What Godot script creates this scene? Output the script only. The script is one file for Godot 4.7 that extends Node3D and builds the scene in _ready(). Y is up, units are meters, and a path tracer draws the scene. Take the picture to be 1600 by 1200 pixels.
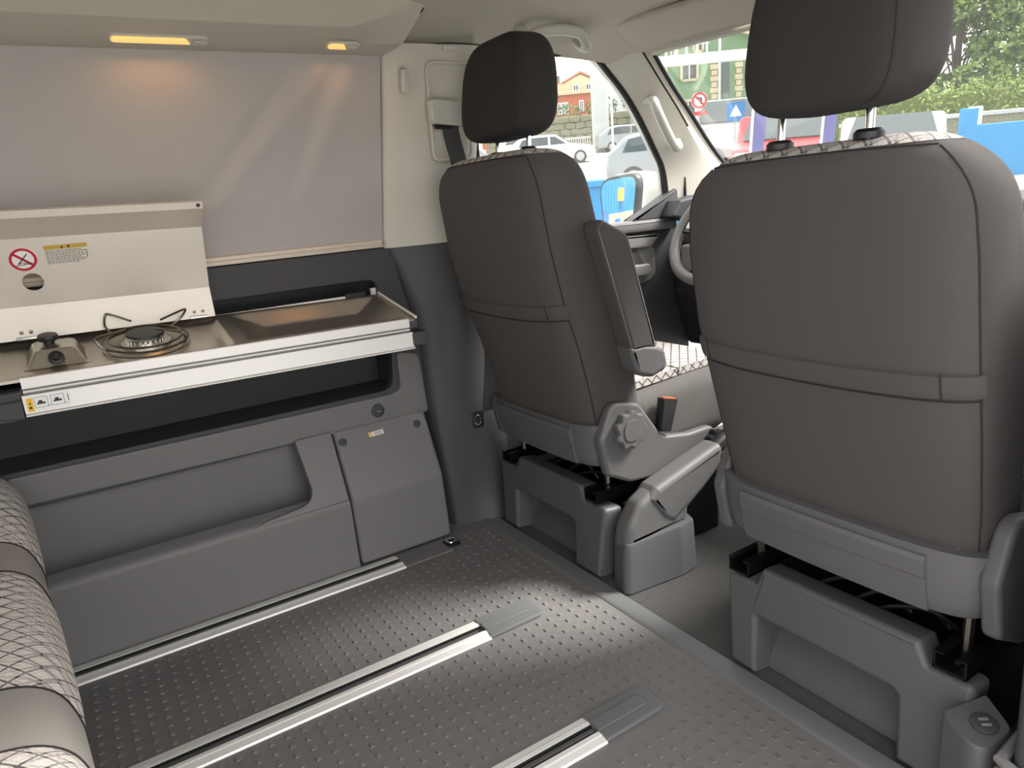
extends Node3D
# A camper van seen through its open sliding door. x runs to the van's right, y up, -z to the front; the cabin floor is y = 0.

var M := {}
var taken := {}
const OUT_UP := Vector3(0.0768, 1.0, 0.048)

# ---------------------------------------------------------------- mesh builder
class MB:
	var t := PackedVector3Array()
	func tri(a: Vector3, b: Vector3, c: Vector3) -> void:
		t.push_back(a); t.push_back(b); t.push_back(c)
	func quad(a: Vector3, b: Vector3, c: Vector3, d: Vector3) -> void:
		if not a.is_equal_approx(b) and not b.is_equal_approx(c): tri(a, b, c)
		if not c.is_equal_approx(d) and not d.is_equal_approx(a): tri(a, c, d)
	func fan(ring: PackedVector3Array, flip := false) -> void:
		var m := Vector3.ZERO
		for p in ring: m += p
		m /= ring.size()
		for i in ring.size():
			var j := (i + 1) % ring.size()
			if flip: tri(m, ring[j], ring[i])
			else: tri(m, ring[i], ring[j])
	func loft(rings: Array, closed := true, cap0 := true, cap1 := true) -> MB:
		for r in rings.size() - 1:
			var a: PackedVector3Array = rings[r]
			var b: PackedVector3Array = rings[r + 1]
			var n := a.size()
			for i in (n if closed else n - 1):
				var j := (i + 1) % n
				quad(a[i], a[j], b[j], b[i])
		if closed and cap0: fan(rings[0], true)
		if closed and cap1: fan(rings[-1])
		return self
	func sheet(rows: Array, off: Vector3) -> MB:
		# rows of points, given a thickness by a copy moved by off
		var n: int = rows[0].size()
		for r in rows.size() - 1:
			for i in n - 1:
				quad(rows[r][i], rows[r][i + 1], rows[r + 1][i + 1], rows[r + 1][i])
				quad(rows[r][i] + off, rows[r + 1][i] + off, rows[r + 1][i + 1] + off, rows[r][i + 1] + off)
			quad(rows[r][0], rows[r + 1][0], rows[r + 1][0] + off, rows[r][0] + off)
			quad(rows[r + 1][n - 1], rows[r][n - 1], rows[r][n - 1] + off, rows[r + 1][n - 1] + off)
		for i in n - 1:
			quad(rows[0][i + 1], rows[0][i], rows[0][i] + off, rows[0][i + 1] + off)
			quad(rows[-1][i], rows[-1][i + 1], rows[-1][i + 1] + off, rows[-1][i] + off)
		return self
	static func inset(poly: PackedVector2Array, d: float) -> PackedVector2Array:
		var out := PackedVector2Array()
		var n := poly.size()
		for i in n:
			var e0 := (poly[i] - poly[(i + n - 1) % n]).normalized()
			var e1 := (poly[(i + 1) % n] - poly[i]).normalized()
			var n0 := Vector2(-e0.y, e0.x)
			var n1 := Vector2(-e1.y, e1.x)
			var m := (n0 + n1)
			m = m / maxf(0.35, 1.0 + n0.dot(n1)) if m.length() > 0.01 else n0
			out.push_back(poly[i] + m * d)
		return out
	# a counter-clockwise outline in local x, y, drawn out along local z from 0 to depth, its edges rounded by bev
	func prism(poly: PackedVector2Array, depth: float, bev: float, at := Transform3D(), steps := 2) -> MB:
		var area := 0.0
		for i in poly.size(): area += poly[i].cross(poly[(i + 1) % poly.size()])
		if area < 0.0:
			poly = poly.duplicate()
			poly.reverse()
		var rings := []
		var prof := []
		if bev > 0.0:
			for k in steps + 1:
				var a := PI / 2 * k / steps
				prof.push_back([bev * (1 - sin(a)), bev * (1 - cos(a))])
			for k in steps + 1:
				var a := PI / 2 * (1.0 - float(k) / steps)
				prof.push_back([bev * (1 - sin(a)), depth - bev * (1 - cos(a))])
		else:
			prof = [[0.0, 0.0], [0.0, depth]]
		for pr in prof:
			var ring := PackedVector3Array()
			for p in (inset(poly, pr[0]) if pr[0] > 0.0 else poly):
				ring.push_back(at * Vector3(p.x, p.y, pr[1]))
			rings.push_back(ring)
		loft(rings, true, false, false)
		var cap := inset(poly, prof[0][0]) if prof[0][0] > 0.0 else poly
		var ids := Geometry2D.triangulate_polygon(poly)
		for k in range(0, ids.size(), 3):
			var a := cap[ids[k]]
			var b := cap[ids[k + 1]]
			var c := cap[ids[k + 2]]
			if (poly[ids[k + 1]] - poly[ids[k]]).cross(poly[ids[k + 2]] - poly[ids[k]]) < 0.0:
				var s := b; b = c; c = s
			tri(at * Vector3(a.x, a.y, depth), at * Vector3(b.x, b.y, depth), at * Vector3(c.x, c.y, depth))
			tri(at * Vector3(a.x, a.y, 0), at * Vector3(c.x, c.y, 0), at * Vector3(b.x, b.y, 0))
		return self
	static func rpoly(pts: Array, rad: float, n := 4) -> PackedVector2Array:
		var out := PackedVector2Array()
		var k := pts.size()
		for i in k:
			var p: Vector2 = Vector2(pts[i].x, pts[i].y) if pts[i] is Vector3 else pts[i]
			var r: float = pts[i].z if pts[i] is Vector3 else rad
			var a: Vector2 = Vector2(pts[(i + k - 1) % k].x, pts[(i + k - 1) % k].y)
			var b: Vector2 = Vector2(pts[(i + 1) % k].x, pts[(i + 1) % k].y)
			var da := (a - p).normalized()
			var db := (b - p).normalized()
			var half := da.angle_to(db) / 2
			var cut := minf(r / maxf(0.05, absf(tan(half))), minf(p.distance_to(a), p.distance_to(b)) * 0.48)
			if r <= 0.0 or absf(absf(half) - PI / 2) < 0.03:
				out.push_back(p)
				continue
			for s in n + 1:
				var u := float(s) / n
				var q0 := p + da * cut
				var q2 := p + db * cut
				out.push_back(q0 * (1 - u) * (1 - u) + p * 2 * u * (1 - u) + q2 * u * u)
		return out
	static func rrect(w: float, h: float, r: float, n := 4) -> PackedVector2Array:
		return rpoly([Vector2(-w / 2, -h / 2), Vector2(w / 2, -h / 2), Vector2(w / 2, h / 2), Vector2(-w / 2, h / 2)], r, n)
	func box(lo: Vector3, hi: Vector3, bev := 0.0, r := 0.0) -> MB:
		var s := hi - lo
		var poly := rrect(s.x, s.y, maxf(r, bev), 3) if maxf(r, bev) > 0.0 else PackedVector2Array([Vector2(-s.x, -s.y) / 2, Vector2(s.x, -s.y) / 2, Vector2(s.x, s.y) / 2, Vector2(-s.x, s.y) / 2])
		return prism(poly, s.z, bev, Transform3D(Basis(), Vector3((lo.x + hi.x) / 2, (lo.y + hi.y) / 2, lo.z)))
	func tube(path: Array, r, n := 8, closed := false, flat := 1.0) -> MB:
		var rings := []
		var k := path.size()
		var up := Vector3.ZERO
		for i in k:
			var a: Vector3 = path[(i + k - 1) % k] if closed or i > 0 else path[i]
			var b: Vector3 = path[(i + 1) % k] if closed or i < k - 1 else path[i]
			var d := (b - a).normalized()
			if up == Vector3.ZERO:
				up = d.cross(Vector3(0.31, 0.87, 0.4)).normalized()
			up = (up - d * up.dot(d)).normalized()
			var side := d.cross(up)
			var ring := PackedVector3Array()
			var rr: float = r[i] if r is Array else r
			for s in n:
				var w := TAU * s / n
				ring.push_back(path[i] + up * cos(w) * rr + side * sin(w) * rr * flat)
			rings.push_back(ring)
		if closed: rings.push_back(rings[0])
		return loft(rings, true, not closed, not closed)
	func lathe(prof: Array, n: int, at: Transform3D) -> MB:
		# prof of (radius, height) turned round local y
		var rings := []
		for p in prof:
			var ring := PackedVector3Array()
			for s in n:
				var w := -TAU * s / n
				ring.push_back(at * Vector3(p.x * cos(w), p.y, p.x * sin(w)))
			rings.push_back(ring)
		return loft(rings)
	func mesh(crease := 42.0) -> ArrayMesh:
		var n := t.size()
		var fn := PackedVector3Array()
		fn.resize(n / 3)
		var at := {}
		for f in n / 3:
			fn[f] = (t[f * 3 + 2] - t[f * 3]).cross(t[f * 3 + 1] - t[f * 3])
			for k in 3:
				var key := Vector3i((t[f * 3 + k] * 50000.0).round())
				if at.has(key): at[key].push_back(f)
				else: at[key] = PackedInt32Array([f])
		var unit := PackedVector3Array()
		unit.resize(n / 3)
		for f in n / 3: unit[f] = fn[f].normalized()
		var nor := PackedVector3Array()
		nor.resize(n)
		var lim := cos(deg_to_rad(crease))
		for f in n / 3:
			for k in 3:
				var key := Vector3i((t[f * 3 + k] * 50000.0).round())
				var s := Vector3.ZERO
				for g in at[key]:
					if unit[g].dot(unit[f]) > lim: s += fn[g]
				nor[f * 3 + k] = s.normalized() if s.length_squared() > 0.0 else Vector3.UP
		var arr := []
		arr.resize(Mesh.ARRAY_MAX)
		# the builder winds counter-clockwise seen from outside; Godot's front faces run clockwise
		var tt := t.duplicate()
		for f in n / 3:
			tt[f * 3 + 1] = t[f * 3 + 2]; tt[f * 3 + 2] = t[f * 3 + 1]
			var s := nor[f * 3 + 1]; nor[f * 3 + 1] = nor[f * 3 + 2]; nor[f * 3 + 2] = s
		for i in n: nor[i] = -nor[i]
		arr[Mesh.ARRAY_VERTEX] = tt
		arr[Mesh.ARRAY_NORMAL] = nor
		var m := ArrayMesh.new()
		m.add_surface_from_arrays(Mesh.PRIMITIVE_TRIANGLES, arr)
		return m

# ---------------------------------------------------------------- scene helpers
func numbered(called: String) -> String:
	var k: int = taken.get(called, 0)
	taken[called] = k + 1
	return called if k == 0 else "%s_%03d" % [called, k]

func thing(called: String, at: Vector3, label: String, category: String, group := "") -> Node3D:
	var o := Node3D.new()
	o.name = numbered(called)
	o.position = at
	add_child(o)
	o.set_meta("label", label)
	o.set_meta("category", category)
	if group: o.set_meta("group", group)
	return o

func setting(called: String, label: String, category: String) -> Node3D:
	var o := Node3D.new()
	o.name = called
	add_child(o)
	o.set_meta("kind", "structure")
	o.set_meta("label", label)
	o.set_meta("category", category)
	return o

# a mesh given in scene coordinates becomes one part of its thing (or a sub-part of a part)
func part(mb: MB, called: String, material: Material, parent: Node3D, crease := 42.0, label := "") -> MeshInstance3D:
	return put(mb.mesh(crease), called, material, parent, label)

func put(mesh: Mesh, called: String, material: Material, parent: Node3D, label := "") -> MeshInstance3D:
	var o := MeshInstance3D.new()
	o.name = called
	o.mesh = mesh
	o.material_override = material
	parent.add_child(o, true)
	if parent.get_parent() == self: o.position = -parent.position
	if label: o.set_meta("label", label)
	return o

func tf(at: Vector3, x: Vector3, y: Vector3) -> Transform3D:
	x = x.normalized()
	y = (y - x * y.dot(x)).normalized()
	return Transform3D(Basis(x, y, x.cross(y)), at)

func V(x: float, y: float, z: float) -> Vector3:
	return Vector3(x, y, z)

func P2(a: Array) -> Array:
	var out := []
	for k in range(0, a.size(), 2): out.push_back(Vector2(a[k], a[k + 1]))
	return out

func smooth_path(pts: Array, n := 6) -> Array:
	var out := []
	for i in pts.size() - 1:
		var p0 = pts[maxi(0, i - 1)]
		var p1 = pts[i]
		var p2 = pts[i + 1]
		var p3 = pts[mini(pts.size() - 1, i + 2)]
		for k in n:
			var u := float(k) / n
			out.push_back(0.5 * ((2.0 * p1) + (p2 - p0) * u + (2.0 * p0 - 5.0 * p1 + 4.0 * p2 - p3) * u * u + (3.0 * p1 - p0 - 3.0 * p2 + p3) * u * u * u))
	out.push_back(pts[-1])
	return out

func mix_at(table: Array, y: float) -> Array:
	# rows of [y, a, b, ...] sorted by y, blended
	for i in table.size() - 1:
		if y <= table[i + 1][0] or i == table.size() - 2:
			var u := clampf((y - table[i][0]) / (table[i + 1][0] - table[i][0]), 0.0, 1.0)
			var out := []
			for k in table[i].size(): out.push_back(lerpf(table[i][k], table[i + 1][k], u))
			return out
	return table[0]

# ---------------------------------------------------------------- materials
func noise_normal(freq: float, strength: float, seed_: int, octaves := 2) -> NoiseTexture2D:
	var nz := FastNoiseLite.new()
	nz.noise_type = FastNoiseLite.TYPE_SIMPLEX
	nz.frequency = freq
	nz.seed = seed_
	nz.fractal_octaves = octaves
	var t := NoiseTexture2D.new()
	t.width = 256; t.height = 256
	t.seamless = true
	t.as_normal_map = true
	t.bump_strength = strength
	t.noise = nz
	return t

func mat(key: String, color: Color, rough: float, metal := 0.0, grain := "", grain_size := 0.05, grain_depth := 0.5) -> StandardMaterial3D:
	var m := StandardMaterial3D.new()
	m.resource_name = key
	m.albedo_color = color
	m.roughness = rough
	m.metallic = metal
	if grain:
		m.normal_enabled = true
		m.normal_texture = M[grain]
		m.normal_scale = grain_depth
		m.uv1_triplanar = true
		m.uv1_scale = Vector3.ONE / grain_size
	M[key] = m
	return m

func rgb(r: int, g: int, b: int) -> Color:
	return Color8(r, g, b)

func image_mat(key: String, im: Image, rough: float, size: float) -> StandardMaterial3D:
	var m := StandardMaterial3D.new()
	m.resource_name = key
	m.albedo_texture = ImageTexture.create_from_image(im)
	m.roughness = rough
	m.uv1_triplanar = true
	m.uv1_scale = Vector3.ONE / size
	M[key] = m
	return m

func check_image(light: Color, dark: Color, mid: Color) -> Image:
	# woven diamonds: a light ground with dark crossing threads and a small dobby in every diamond
	var n := 192
	var im := Image.create(n, n, false, Image.FORMAT_RGB8)
	var nz := FastNoiseLite.new()
	nz.seed = 5
	nz.frequency = 0.35
	for y in n:
		for x in n:
			var u := float(x) / n
			var v := float(y) / n
			var a := absf(fposmod(u + v, 1.0) - 0.5)
			var b := absf(fposmod(u - v, 1.0) - 0.5)
			var c := light
			var tick := sin(u * TAU * 8.0) * sin(v * TAU * 8.0)
			c = c.lerp(mid, 0.45 * clampf(tick + 0.2, 0.0, 1.0))
			c = c.lerp(mid, 0.25 * (nz.get_noise_2d(x, y) + 0.4))
			if a < 0.07 or b < 0.07: c = dark
			elif absf(a - 0.25) < 0.012 or absf(b - 0.25) < 0.012: c = c.lerp(dark, 0.45)
			im.set_pixel(x, y, c)
	return im

func make_materials() -> void:
	M.leather_grain = noise_normal(0.09, 6.0, 1)
	M.weave_grain = noise_normal(0.3, 6.0, 2, 1)
	M.brush_grain = noise_normal(0.12, 3.0, 3)
	mat("trim_plastic", rgb(119, 118, 117), 0.43, 0.0, "leather_grain", 0.035, 0.35)
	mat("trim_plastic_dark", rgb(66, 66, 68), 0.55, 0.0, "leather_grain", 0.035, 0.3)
	mat("seat_plastic", rgb(92, 92, 92), 0.5, 0.0, "leather_grain", 0.03, 0.3)
	mat("pillar_dark", rgb(72, 72, 74), 0.5, 0.0, "leather_grain", 0.035, 0.3)
	mat("seat_box_plastic", rgb(86, 87, 90), 0.5, 0.0, "leather_grain", 0.035, 0.35)
	mat("black_plastic", rgb(28, 28, 29), 0.4)
	mat("black_metal", rgb(20, 20, 21), 0.22, 0.3)
	mat("seat_fabric", rgb(75, 71, 70), 0.9, 0.0, "weave_grain", 0.03, 0.5)
	M.seat_fabric.rim_enabled = true; M.seat_fabric.rim = 0.25
	mat("seat_fabric_side", rgb(94, 92, 89), 0.9, 0.0, "weave_grain", 0.03, 0.5)
	mat("head_fabric", rgb(47, 45, 44), 0.92, 0.0, "weave_grain", 0.03, 0.5)
	mat("seam_thread", rgb(40, 38, 38), 0.9)
	mat("stitch_thread", rgb(170, 166, 160), 0.9)
	image_mat("check_fabric", check_image(rgb(205, 200, 192), rgb(62, 58, 62), rgb(150, 146, 142)), 0.92, 0.034)
	image_mat("bench_check", check_image(rgb(236, 230, 221), rgb(66, 61, 66), rgb(160, 155, 150)), 0.92, 0.036)
	mat("bench_band", rgb(158, 154, 147), 0.9, 0.0, "weave_grain", 0.03, 0.5)
	mat("headliner", rgb(188, 184, 171), 0.9, 0.0, "weave_grain", 0.05, 0.3)
	mat("pillar_plastic", rgb(205, 202, 190), 0.6, 0.0, "leather_grain", 0.04, 0.2)
	mat("handle_plastic", rgb(200, 199, 188), 0.45)
	mat("blind_cloth", rgb(184, 180, 175), 0.85, 0.0, "weave_grain", 0.02, 0.3)
	mat("blind_bar", rgb(214, 204, 190), 0.4, 0.2)
	mat("aluminium", rgb(240, 239, 234), 0.4, 0.2)
	mat("aluminium_groove", rgb(150, 150, 150), 0.4, 0.8)
	mat("steel", rgb(196, 190, 180), 0.3, 0.95, "brush_grain", 0.04, 0.12)
	mat("brushed_steel", rgb(226, 220, 208), 0.42, 0.4, "brush_grain", 0.03, 0.15)
	mat("chrome", rgb(225, 225, 225), 0.1, 1.0)
	mat("wire_steel", rgb(120, 114, 108), 0.25, 0.95)
	mat("vinyl", rgb(118, 116, 115), 0.45, 0.0, "leather_grain", 0.02, 0.4)
	mat("vinyl_strip", rgb(106, 108, 108), 0.42)
	mat("carpet", rgb(106, 105, 102), 0.98, 0.0, "weave_grain", 0.02, 1.6)
	var tuft := NoiseTexture2D.new()
	tuft.width = 256; tuft.height = 256
	tuft.seamless = true
	tuft.noise = FastNoiseLite.new()
	tuft.noise.seed = 8
	tuft.noise.frequency = 0.11
	tuft.noise.fractal_octaves = 3
	tuft.color_ramp = Gradient.new()
	tuft.color_ramp.set_color(0, rgb(150, 150, 150))
	tuft.color_ramp.set_color(1, rgb(255, 255, 255))
	M.carpet.albedo_texture = tuft
	M.carpet.uv1_scale = Vector3.ONE / 0.07
	M.carpet.albedo_color = rgb(128, 127, 123)
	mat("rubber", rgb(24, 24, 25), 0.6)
	mat("belt_webbing", rgb(60, 61, 62), 0.7)
	mat("body_paint", rgb(226, 230, 222), 0.2)
	mat("silver_trim", rgb(168, 168, 166), 0.35, 0.5)
	mat("lamp_lens", rgb(255, 214, 150), 0.4)
	M.lamp_lens.emission_enabled = true
	M.lamp_lens.emission = rgb(255, 190, 105)
	M.lamp_lens.emission_energy_multiplier = 0.24
	var glass := mat("glass", Color(0.9, 0.95, 0.92, 0.06), 0.02)
	glass.transparency = BaseMaterial3D.TRANSPARENCY_ALPHA
	mat("mirror_glass", rgb(235, 240, 240), 0.02, 1.0)
	mat("red", rgb(190, 30, 45), 0.5)
	mat("white", rgb(240, 240, 238), 0.5)
	mat("gold", rgb(200, 165, 75), 0.5)
	mat("yellow", rgb(245, 190, 40), 0.5)
	mat("ink", rgb(52, 50, 50), 0.6)
	mat("orange", rgb(215, 90, 40), 0.5)

func _ready() -> void:
	# -------- camera
	var cam := Camera3D.new()
	cam.name = "camera"
	add_child(cam)
	cam.transform = Transform3D(Basis(V(0.53234602, -0.08599104, -0.842148), V(-0.16385581, 0.96554593, -0.20216908), V(0.8305173, 0.24561474, 0.4999144)), V(0, 1, 0)).orthonormalized()
	cam.fov = 56.35
	cam.near = 0.02
	cam.far = 600.0
	cam.current = true
	# -------- sky, exposure
	var env := Environment.new()
	env.background_mode = Environment.BG_SKY
	var sky_mat := ProceduralSkyMaterial.new()
	sky_mat.sky_top_color = Color(0.92, 0.91, 0.92)
	sky_mat.sky_horizon_color = Color(0.98, 0.965, 0.955)
	sky_mat.ground_bottom_color = Color(0.43, 0.42, 0.415)
	sky_mat.ground_horizon_color = Color(0.55, 0.55, 0.54)
	sky_mat.sky_energy_multiplier = 1.0
	env.sky = Sky.new()
	env.sky.sky_material = sky_mat
	env.tonemap_mode = Environment.TONE_MAPPER_LINEAR
	env.tonemap_exposure = 3.8
	env.sdfgi_enabled = true
	env.ssao_enabled = true
	env.ssil_enabled = true
	var we := WorldEnvironment.new()
	we.name = "environment"
	we.environment = env
	add_child(we)
	# -------- a hazy, soft sun from ahead on the right
	var sun := DirectionalLight3D.new()
	sun.name = "sun"
	sun.light_color = Color(1.0, 0.98, 0.955)
	sun.light_energy = 0.95
	sun.light_angular_distance = 18.0
	sun.shadow_enabled = true
	add_child(sun)
	sun.look_at_from_position(V(3.0, 6.5, -5.5), Vector3.ZERO)

	make_materials()
	build_floor()
	build_shell()
	build_left_wall()
	build_headliner()
	build_cab()
	build_seat(false)
	build_seat(true)
	build_kitchen()
	build_blind()
	build_lamps()
	build_bench()
	build_handbrake()
	build_small_fittings()
	build_outside()

# ---------------------------------------------------------------- floor
func rail_profile(x0: float, x1: float, z0: float, z1: float, mb: MB, lo: float, hi: float) -> void:
	mb.box(V(x0, lo, z1), V(x1, hi, z0))

func build_floor() -> void:
	var f := setting("floor", "dark grey studded vinyl floor of the camper van", "floor")
	var mb := MB.new()
	mb.box(V(-2.05, -0.06, -1.0), V(-0.38, 0.0, 2.0))
	var mat_part := part(mb, "vinyl_mat", M.vinyl, f)
	mb = MB.new()
	mb.sheet([[V(-2.05, 0.001, -0.998), V(-0.38, 0.001, -0.998)], [V(-2.05, 0.007, -1.006), V(-0.38, 0.007, -1.006)], [V(-2.05, 0.007, -1.046), V(-0.38, 0.007, -1.046)], [V(-2.05, -0.002, -1.054), V(-0.38, -0.002, -1.054)]], V(0, -0.05, 0))
	part(mb, "edge_strip", M.vinyl_strip, f)
	mb = MB.new()
	mb.box(V(-2.05, -0.07, -2.6), V(-0.38, -0.004, -1.05))
	part(mb, "carpet", M.carpet, f)
	# moulded studs of the mat: little wedges on a square lattice, high on the side that faces the rear
	mb = MB.new()
	var a := 0.0062
	mb.loft([PackedVector3Array([V(-a, 0, a), V(a, 0, a), V(a, 0, -a), V(-a, 0, -a)]), PackedVector3Array([V(-a * 0.86, 0.003, a * 0.9), V(a * 0.86, 0.003, a * 0.9), V(a * 0.86, 0.0004, -a * 0.8), V(-a * 0.86, 0.0004, -a * 0.8)])], true, false, true)
	var stud := mb.mesh(30.0)
	var spots := []
	var rails := [[-1.9, -1.79], [-1.44, -1.33], [-1.005, -0.9]]
	for i in 50:
		for j in 46:
			var p := V(-1.2224 + (i - 22) * 0.0325, 0.0, -0.650 + (j - 10) * 0.0322)
			if p.x < -1.90 or p.x > -0.42 or p.z < -0.985 or p.z > 0.42: continue
			var clear := true
			for r in rails.size():
				var front := -0.87 if r > 0 else -0.86
				if p.x > rails[r][0] - 0.006 and p.x < rails[r][1] + 0.006 and p.z > front: clear = false
			if clear: spots.push_back(p)
	# the camera sees from z = 0.2 forward; the nearest 300 in view are parts of their own
	var eye := V(0, 1, 0)
	var ranked := spots.duplicate()
	var seen_first := func(p: Vector3) -> float:
		var d := p - eye
		var depth := -d.dot(V(0.8305173, 0.24561474, 0.4999144))
		var sx := d.dot(V(0.53234602, -0.08599104, -0.842148)) / depth
		var sy := d.dot(V(-0.16385581, 0.96554593, -0.20216908)) / depth
		return d.length() + (0.0 if absf(sx) < 0.72 and absf(sy) < 0.54 else 100.0)
	ranked.sort_custom(func(p, q): return seen_first.call(p) < seen_first.call(q))
	var rest := MultiMesh.new()
	rest.transform_format = MultiMesh.TRANSFORM_3D
	rest.mesh = stud
	rest.instance_count = ranked.size() - 290
	for k in ranked.size():
		if k < 290:
			put(stud, "stud", M.vinyl, mat_part).position = ranked[k]
		else:
			rest.set_instance_transform(k - 290, Transform3D(Basis(), ranked[k]))
	var more := MultiMeshInstance3D.new()
	more.name = "studs"
	more.multimesh = rest
	more.material_override = M.vinyl
	more.set_meta("kind", "stuff")
	mat_part.add_child(more)
	# rails
	var labels := ["aluminium floor rail against the dark storage wall", "aluminium floor rail running down the middle of the floor", "aluminium floor rail ending before the passenger seat's base"]
	var xs := [-1.8465, -1.385, -0.954]
	for k in 3:
		var x: float = xs[k]
		var hw := 0.0445 if k < 2 else 0.041
		var z1 := -0.674 if k == 0 else -0.69
		var o := thing("floor_rail", V(x, 0, z1), labels[k], "floor rail")
		for s in [-1, 1]:
			mb = MB.new()
			# flange, falling to the mat at its outer edge, with a shallow trough
			var prof := [Vector2(0.0125, 0.0085), Vector2(0.022, 0.0085), Vector2(0.0255, 0.007), Vector2(0.034, 0.006), Vector2(hw - 0.002, 0.005), Vector2(hw, 0.001)]
			var rows := []
			for z in [0.75, z1]:
				var row := []
				for p in prof: row.push_back(V(x + s * p.x, p.y, z))
				rows.push_back(row)
			mb.sheet(rows, V(0, -0.006, 0))
			part(mb, "flange", M.aluminium, o, 12.0)
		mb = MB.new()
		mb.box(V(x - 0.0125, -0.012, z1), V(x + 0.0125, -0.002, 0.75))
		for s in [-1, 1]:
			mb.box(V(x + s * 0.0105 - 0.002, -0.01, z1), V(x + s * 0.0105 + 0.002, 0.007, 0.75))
		part(mb, "slot", M.rubber, o)  # floor and sides of the slot share one near-black colour
		mb = MB.new()
		for s in [-1, 1]:
			mb.box(V(x + s * 0.0045 - 0.0008, -0.004, z1), V(x + s * 0.0045 + 0.0008, 0.0045, 0.75))
		part(mb, "slot_ridge", M.aluminium_groove, o)
		if k > 0:
			# moulded end cap with a raised tongue
			mb = MB.new()
			mb.prism(MB.rpoly([Vector3(-hw, 0, 0), Vector3(hw, 0, 0), Vector3(hw - 0.002, 0.155, 0.02), Vector3(-hw + 0.002, 0.155, 0.02)], 0.0), 0.011, 0.004, tf(V(x, 0.0, z1), V(1, 0, 0), V(0, 0, -1)))
			part(mb, "end_cap", M.vinyl_strip, o)
			mb = MB.new()
			mb.prism(MB.rpoly([Vector3(-0.017, 0, 0), Vector3(0.017, 0, 0), Vector3(0.017, 0.125, 0.008), Vector3(-0.017, 0.125, 0.008)], 0.0), 0.004, 0.0025, tf(V(x, 0.0105, z1), V(1, 0, 0), V(0, 0, -1)))
			part(mb, "tongue", M.vinyl_strip, o)
		else:
			mb = MB.new()
			mb.prism(MB.rpoly([Vector3(-hw, 0, 0), Vector3(hw, 0, 0), Vector3(hw, 0.16, 0.01), Vector3(-hw, 0.16, 0.01)], 0.0), 0.006, 0.003, tf(V(x, 0.0, z1), V(1, 0, 0), V(0, 0, -1)))
			part(mb, "end_cap", M.vinyl, o)

# ---------------------------------------------------------------- body shell (closes the van to the light)
func build_shell() -> void:
	var s := setting("wall_rear", "white van body shell behind the trim", "van body")
	var mb := MB.new()
	mb.box(V(-2.27, -0.3, -1.12), V(-2.21, 1.5, 2.05))
	mb.box(V(-2.27, -0.3, -1.14), V(-2.0, 1.5, -1.12))
	mb.box(V(-2.27, 1.5, -1.14), V(-1.95, 1.6, 2.05))
	part(mb, "left_side", M.body_paint, s)
	mb = MB.new()
	mb.box(V(-2.0, 1.545, -1.72), V(-0.4, 1.6, 2.05))
	part(mb, "roof_skin", M.body_paint, s)
	# rear right quarter behind the sliding door, and the tailgate with its window
	mb = MB.new()
	mb.box(V(-0.38, -0.3, 0.16), V(-0.28, 0.86, 2.05))
	mb.box(V(-0.42, 1.36, 0.16), V(-0.32, 1.6, 2.05))
	mb.box(V(-0.38, 0.86, 0.16), V(-0.3, 1.36, 0.3))
	mb.box(V(-0.38, 0.86, 1.75), V(-0.3, 1.36, 2.05))
	part(mb, "right_quarter", M.body_paint, s)
	mb = MB.new()
	mb.box(V(-2.1, -0.3, 2.0), V(-0.3, 0.86, 2.06))
	mb.box(V(-2.1, 1.42, 2.0), V(-0.3, 1.6, 2.06))
	part(mb, "tailgate", M.body_paint, s)
	mb = MB.new()
	mb.box(V(-0.42, 1.42, -1.1), V(-0.32, 1.6, 0.16))
	part(mb, "door_header", M.pillar_plastic, s)
	mb = MB.new()
	mb.box(V(-0.4, -0.3, -1.05), V(-0.28, -0.005, 0.16))
	part(mb, "sliding_door_sill", M.trim_plastic_dark, s)

# ---------------------------------------------------------------- left wall
func zy(at_x: float) -> Transform3D:
	# local x -> -z (forward), local y -> up, local z -> +x (towards the cabin)
	return Transform3D(Basis(V(0, 0, -1), V(0, 1, 0), V(1, 0, 0)), V(at_x, 0, 0))

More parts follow.
